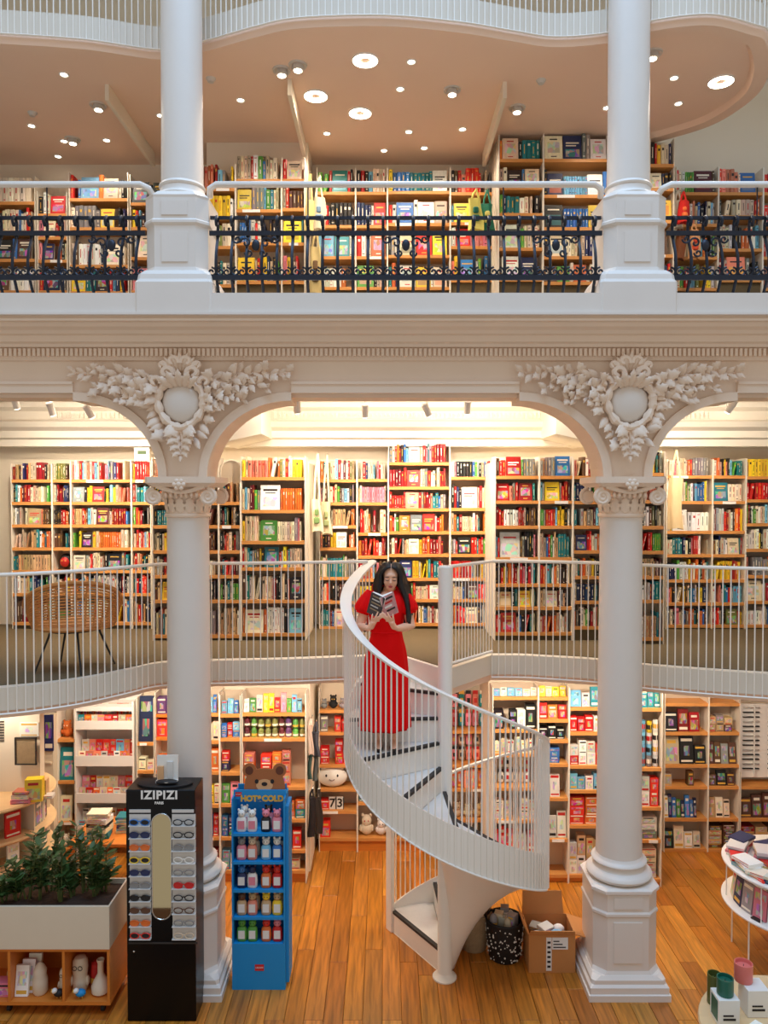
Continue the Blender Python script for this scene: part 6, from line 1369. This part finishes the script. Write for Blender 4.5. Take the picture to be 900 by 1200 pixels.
# arms: shoulder, elbow, wrist; hands with five fingers under and on the covers
BK = Matrix.Translation(wp(-.012, -.275, 1.275)) @ Matrix.Rotation(R(12), 4, 'X')   # the book's own frame: x across, z up its spine
def bp(x, y, z): return BK @ Vector((x, y, z))
for s in (-1, 1):
    sh_, el_, wr_ = wp(.025 + s * .155, .0, 1.345), wp(.012 + s * .225, -.045, 1.085), wp(-.012 + s * .125, -.235, 1.10)
    body.tube([sh_, sh_.lerp(el_, .5), el_, el_.lerp(wr_, .45), wr_], [.052, .046, .040, .038, .026], 12)
    pm0, pm1 = bp(s * .10, -.012, -.165), bp(s * .072, -.026, -.105)
    body.tube([wr_, pm0, pm1], [.026, .034, .030], 10, flat=(1.15, .7))
    for f in range(4):
        base = bp(s * (.094 - .020 * f), -.030, -.098 + .004 * f); L = (.062, .074, .070, .052)[f]; dx = -s * (.10 + .22 * f)
        k1 = base + (BK.to_3x3() @ Vector((dx * L * .6, -.012, L * .45))); k2 = k1 + (BK.to_3x3() @ Vector((dx * L * .6, .004, L * .38))); k3 = k2 + (BK.to_3x3() @ Vector((dx * L * .3, .008, L * .22)))
        body.tube([base - (BK.to_3x3() @ Vector((0, -.004, .02))), base, k1, k2, k3], [.010, .0100, .0092, .0085, .0065], 8)
    body.tube([bp(s * .085, -.006, -.135), bp(s * .050, .018, -.110), bp(s * .036, .030, -.085), bp(s * .030, .030, -.062)], [.012, .0115, .010, .0075], 8)
bo = body.build('body', 'skin', pe, True)
m_ = bo.modifiers.new('remesh', 'REMESH'); m_.mode = 'VOXEL'; m_.voxel_size = .0055; m_.use_smooth_shade = True
m_ = bo.modifiers.new('smooth', 'SMOOTH'); m_.factor = .5; m_.iterations = 4
# face: lowered lids, lashes, brows, lips
for s in (-1, 1):
    MB().ell(hp(s * .030, -.077, .012), (.0155, .008, .009), 12, 8, T=HT.to_3x3()).build('eyelid', 'skin', pe, True)
    MB().tube([hp(s * (.030 + .016 * u), -.0855 + .004 * abs(u), .008 - .003 * (1 - u * u)) for u in (-1, -.5, 0, .5, 1)], [.0016, .003, .0034, .003, .002], 5).build('eyelash', 'hair_black', pe)
    MB().tube([hp(s * (.031 + .021 * u), -.094 + .012 * abs(u), .034 + .004 * (1 - u * u) - .002 * u) for u in (-1, -.4, .3, 1)], [.002, .0034, .003, .0015], 5).build('eyebrow', 'hair_black', pe)
MB().tube([hp(.022 * u, -.094 + .010 * u * u, -.043 + .002 * (1 - abs(u)) ) for u in (-1, -.5, 0, .5, 1)], [.0012, .0042, .0045, .0042, .0012], 6).build('lips', 'lip_red', pe, True)
MB().tube([hp(.018 * u, -.093 + .010 * u * u, -.051) for u in (-1, -.5, 0, .5, 1)], [.0012, .0048, .0056, .0048, .0012], 6).build('lips', 'lip_red', pe, True)
# hair: cap with a centre parting and long falls over both shoulders
hair = MB()
def cap_ring(t, n=22):
    row = []
    for j in range(n + 1):
        a = lerp(-math.pi * .5 + .80, math.pi * 1.5 - .80, j / n)  # open towards the face
        r = math.cos(t); row.append(hp((.094 * r + .004) * math.cos(a), .018 + (.104 * r + .004) * math.sin(a), .048 + .105 * math.sin(t)))
    return row
rings = [cap_ring(lerp(-.9, math.pi / 2 * .97, i / 9)) for i in range(10)]
inner = [[HT @ ((HT.inverted() @ p) * .93) for p in r] for r in rings]
n = len(rings[0])
for L_ in (rings, inner):
    vs = [p for r in L_ for p in r]; hair.add(vs, [(i*n+j, i*n+j+1, (i+1)*n+j+1, (i+1)*n+j) for i in range(9) for j in range(n-1)])
q = random.Random(4)
def lock(s, u, lng, seed):
    """one long lock: from the parting over the temple and down in front of or behind the shoulder"""
    w = q.uniform(-.5, .5); x_out = .090 + .026 * u
    p0 = hp(s * .005, -.066 + .06 * u, .122 + .016 * min(1, u)); p1 = hp(s * (.048 + .014 * u), -.060 + .06 * u, .106 + .016 * min(1, u)); p2 = hp(s * (.085 + .012 * u), -.036 + .05 * u, .05); p3 = hp(s * (x_out), -.030 + .05 * u, -.04)
    dn = .055 if s > 0 else .03
    p4 = wp(HX + s * (x_out + dn * .6) , -.065 + .055 * u, 1.36); p5 = wp(HX + s * (x_out + dn + .008 * w), -.105 + .05 * u + .01 * w, lerp(1.36, lng, .5)); p6 = wp(HX + s * (x_out + dn + .02 * w), -.115 + .045 * u, lng + .03 * w)
    return bez([p0, p1, p2, p3, p4, p5, p6], 4)
for s, lng in ((-1, 1.27), (1, 1.13)):
    for k in range(16):
        u = k / 15; pth = lock(s, u * 1.5, lng + q.uniform(-.03, .04) + (.05 if u > .7 else 0), k); m = len(pth)
        hair.tube(pth, [.008 + (.021 if s > 0 else .014) * math.sin(math.pi * min(1, i / m * 1.08)) ** .8 for i in range(m)], 6)
for k in range(14):   # the fall behind the back
    u = k / 13 * 2 - 1; hair.tube(bez([hp(.05 * u, .09, .10), hp(.085 * u, .11, .0), wp(HX + .10 * u, .07, 1.36), wp(HX + .12 * u + .01, .08, 1.2), wp(HX + .11 * u + .02, .09, 1.02)], 4), [.02] * 13 + [.022, .018, .014, .006], 6)
hair.build('hair', 'hair_black', pe, True, 70)
# dress: bodice, skirt with soft folds, puff sleeves
dress = MB(); rings = []; n = 56
spec = [(1.402, .066, .052, 0), (1.396, .098, .062, 0), (1.375, .145, .078, 0), (1.34, .172, .092, 0), (1.27, .172, .112, .0), (1.19, .160, .116, .0), (1.08, .136, .100, .002), (1.03, .130, .098, .003), (.97, .142, .106, .004), (.86, .176, .130, .005), (.72, .192, .142, .007), (.52, .202, .152, .010), (.34, .212, .160, .013), (.17, .222, .168, .016)]
for z, a, b, am in spec:
    cx_ = lerp(.0, .028, min(1, max(0, (z - .2) / 1.1))); row = []
    for j in range(n):
        an = 2 * math.pi * j / n; f = 1 + am / .2 * (math.sin(an * 9 + z * 1.2) + .5 * math.sin(an * 5 + 1.3)); row.append(wp(cx_ + a * f * math.cos(an), b * f * math.sin(an) - (.012 if 1.15 < z < 1.33 else 0), z + (.03 if z > 1.39 and math.sin(an) > 0 else -.06 * max(0, -math.sin(an)) ** 3 if z > 1.39 else -.02 * max(0, -math.sin(an)) ** 3 if z > 1.37 else 0)))
    rings.append(row)
dress.loft(rings, cap=False)
dr = dress.build('dress', 'dress_red', pe, True, 60); md = dr.modifiers.new('thick', 'SOLIDIFY'); md.thickness = .004; md.offset = 1; dr.modifiers.new('sub', 'SUBSURF').render_levels = 1
for s in (-1, 1):
    sh_, el_ = wp(.025 + s * .150, .0, 1.355), wp(.012 + s * .225, -.045, 1.085); d = (el_ - sh_).normalized(); u = d.cross(Vector((0, 1, 0))).normalized(); v = d.cross(u); rings = []
    for t_, r, am in ((-.10, .036, 0), (.03, .054, .03), (.18, .067, .05), (.34, .077, .08), (.48, .080, .09), (.57, .074, .07), (.61, .054, .02), (.645, .058, .04)):
        c = sh_.lerp(el_, t_) + Vector((s * .012 * math.sin(math.pi * max(0, t_)), 0, .012)); rings.append([c + (u * math.cos(a) + v * math.sin(a)) * r * (1 + am * math.sin(a * 8 + s)) for a in [2 * math.pi * j / 30 for j in range(30)]])
    MB().loft(rings).build('puff_sleeve', 'dress_red', dr, True, 60)
MB().tube([wp(.02 + .134 * math.cos(a), .102 * math.sin(a), 1.035) for a in [2 * math.pi * j / 40 for j in range(40)]], .010, 6, closed=True, flat=(1, .5)).build('waistband', 'dress_red', dr, True)
for fx_ in (-.045, .085):
    mb = MB(); rings = []
    for y, z0, z1, w in ((.052, .06, .105, .014), (.045, .052, .10, .026), (.02, .040, .075, .031), (-.03, .022, .056, .033), (-.08, .0, .040, .038), (-.12, .0, .032, .034), (-.155, .0, .022, .014)):
        rings.append([wp(fx_ + w * math.cos(a), y, lerp(z0, z1, .5) + (z1 - z0) * .56 * math.sin(a)) for a in [2 * math.pi * j / 12 for j in range(12)]])
    mb.loft(rings); mb.tube([wp(fx_, .04, .07), wp(fx_, .045, .0)], [.014, .008], 8); mb.build('shoe', 'shoe_black', pe, True)
MB().tube([wp(HX - .01 + .052 * math.cos(a), -.012 + .056 * math.sin(a), 1.412 + .012 * math.sin(a)) for a in [2 * math.pi * j / 24 for j in range(24)]], .002, 5, closed=True).build('necklace', 'ink_gold', pe, True)
wr_ = wp(-.012 - .125, -.235, 1.10); MB().tube([wr_ + Vector((-.018, .03, 0)) + Vector((.012 * math.cos(a), .028 * math.sin(a) * .7, .030 * math.sin(a + .6))) for a in [2 * math.pi * j / 18 for j in range(18)]], .006, 6, closed=True).build('bracelet', 'ink_dark', pe, True)
# the open book she holds
bk = thing('open_book', tuple(bp(0, 0, -.1)), 'open book with dark patterned covers held by the woman in red', 'book')
mat('cover_dark', (70, 60, 60), .5, var=.5, vscale=60); mat('cover_pink', (206, 150, 150), .5, var=.5, vscale=40)
for s, m in ((-1, 'cover_dark'), (1, 'cover_pink')):
    T = BK @ Matrix.Rotation(s * R(30), 4, 'Z') @ Matrix.Rotation(-s * R(15), 4, 'Y')
    cv = MB().box(min(0, s * .136), -.004, -.1, max(0, s * .136), 0.0, .1, 0, None, T).build('cover', m, bk)
    rings = []
    for i in range(7):
        u = i / 6; th = .026 + .012 * math.sin(math.pi * u ** .6); rings.append([T @ Vector((s * .132 * u, .0005, -.096)), T @ Vector((s * .132 * u, th * (1 if u > 0 else .4), -.096)), T @ Vector((s * .132 * u, th * (1 if u > 0 else .4), .096)), T @ Vector((s * .132 * u, .0005, .096))])
    MB().loft(rings).build('page_block', 'page_white', bk)
    if s > 0:
        for i in range(4): MB().box(.02 + .01 * (i % 2), -.0055, .06 - i * .036, .115 - .012 * (i % 3), -.004, .078 - i * .036, 0, None, T).build('print_mark', ('ink_dark', 'ink_red', 'tape_white', 'ink_dark')[i], cv)
    else:
        for i in range(5): MB().box(-.115, -.0055, .07 - i * .03, -.02 - .02 * (i % 2), -.004, .08 - i * .03, 0, None, T).build('print_mark', 'tray_white' if i % 2 else 'wicker', cv)
# ================================================================== BUILD THE BOOKS: the 300 that show largest one by one, the rest together
bpy.context.view_layer.update(); dg = bpy.context.evaluated_depsgraph_get(); camp = Vector((0, 0, ZC)); cand = []
for i, b in enumerate(ALLBOOKS):
    c = b['T'] @ Vector((b['s'][0] / 2, 0, b['s'][2] / 2)); px, py, d = proj(c)
    if 2 < px < 898 and 2 < py < 1198: cand.append((b['s'][0] * b['s'][2] * (FPX / d) ** 2, i, c))
cand.sort(key=lambda k: -k[0]); chosen = set()
for a, i, c in cand:
    if len(chosen) >= 300: break
    d = c - camp; L = d.length; d.normalize()
    hit, loc, *_ = scn.ray_cast(dg, camp + d * 0.3, d, distance=L - 0.36)
    if not hit: chosen.add(i)
arng = random.Random(9); rest = MB(); rest.keepn = True
CN = dict(skyblue='sky blue', crimson='deep red')
for i, b in enumerate(ALLBOOKS):
    mb, me = unit(b['kind'], b['v'], b['ink']); S = Matrix.Diagonal((*b['s'], 1)); T = b['T'] @ S
    if i in chosen:
        o = bpy.data.objects.new('book', me); C.objects.link(o); o.matrix_world = T; o.color = b['col']
        nm = CN.get(b['cname'], b['cname'])
        kind = 'cover-out book' if b['kind'] == 'face' else ('thick' if b['s'][0] > 0.038 else 'slim') + ' spine'
        tag(o, f"{nm} {kind}, {ordn(b['idx'])} along on {ordn(b['shelf'])} shelf of {b['case']}", 'book', f"books on the {b['case']}")
    else:
        cc = (b['col'], PAPER, INKC[b['ink']], tuple(0.5 * u + 0.5 * w for u, w in zip(b['col'], lin(PAL[arng.choice(list(PAL))])))); n = len(rest.v); rest.v.extend([tuple(T @ Vector(p)) for p in mb.v])
        for f, m in zip(mb.f, mb.m): rest.f.append(tuple(q + n for q in f)); rest.m.append(0); rest.c.append(cc[m])
tag(rest.build('books', 'printed'), 'many smaller books of all colours filling the shelves on both galleries', 'books', None, 'stuff')
print('BOOKS', len(ALLBOOKS), 'single', len(chosen))
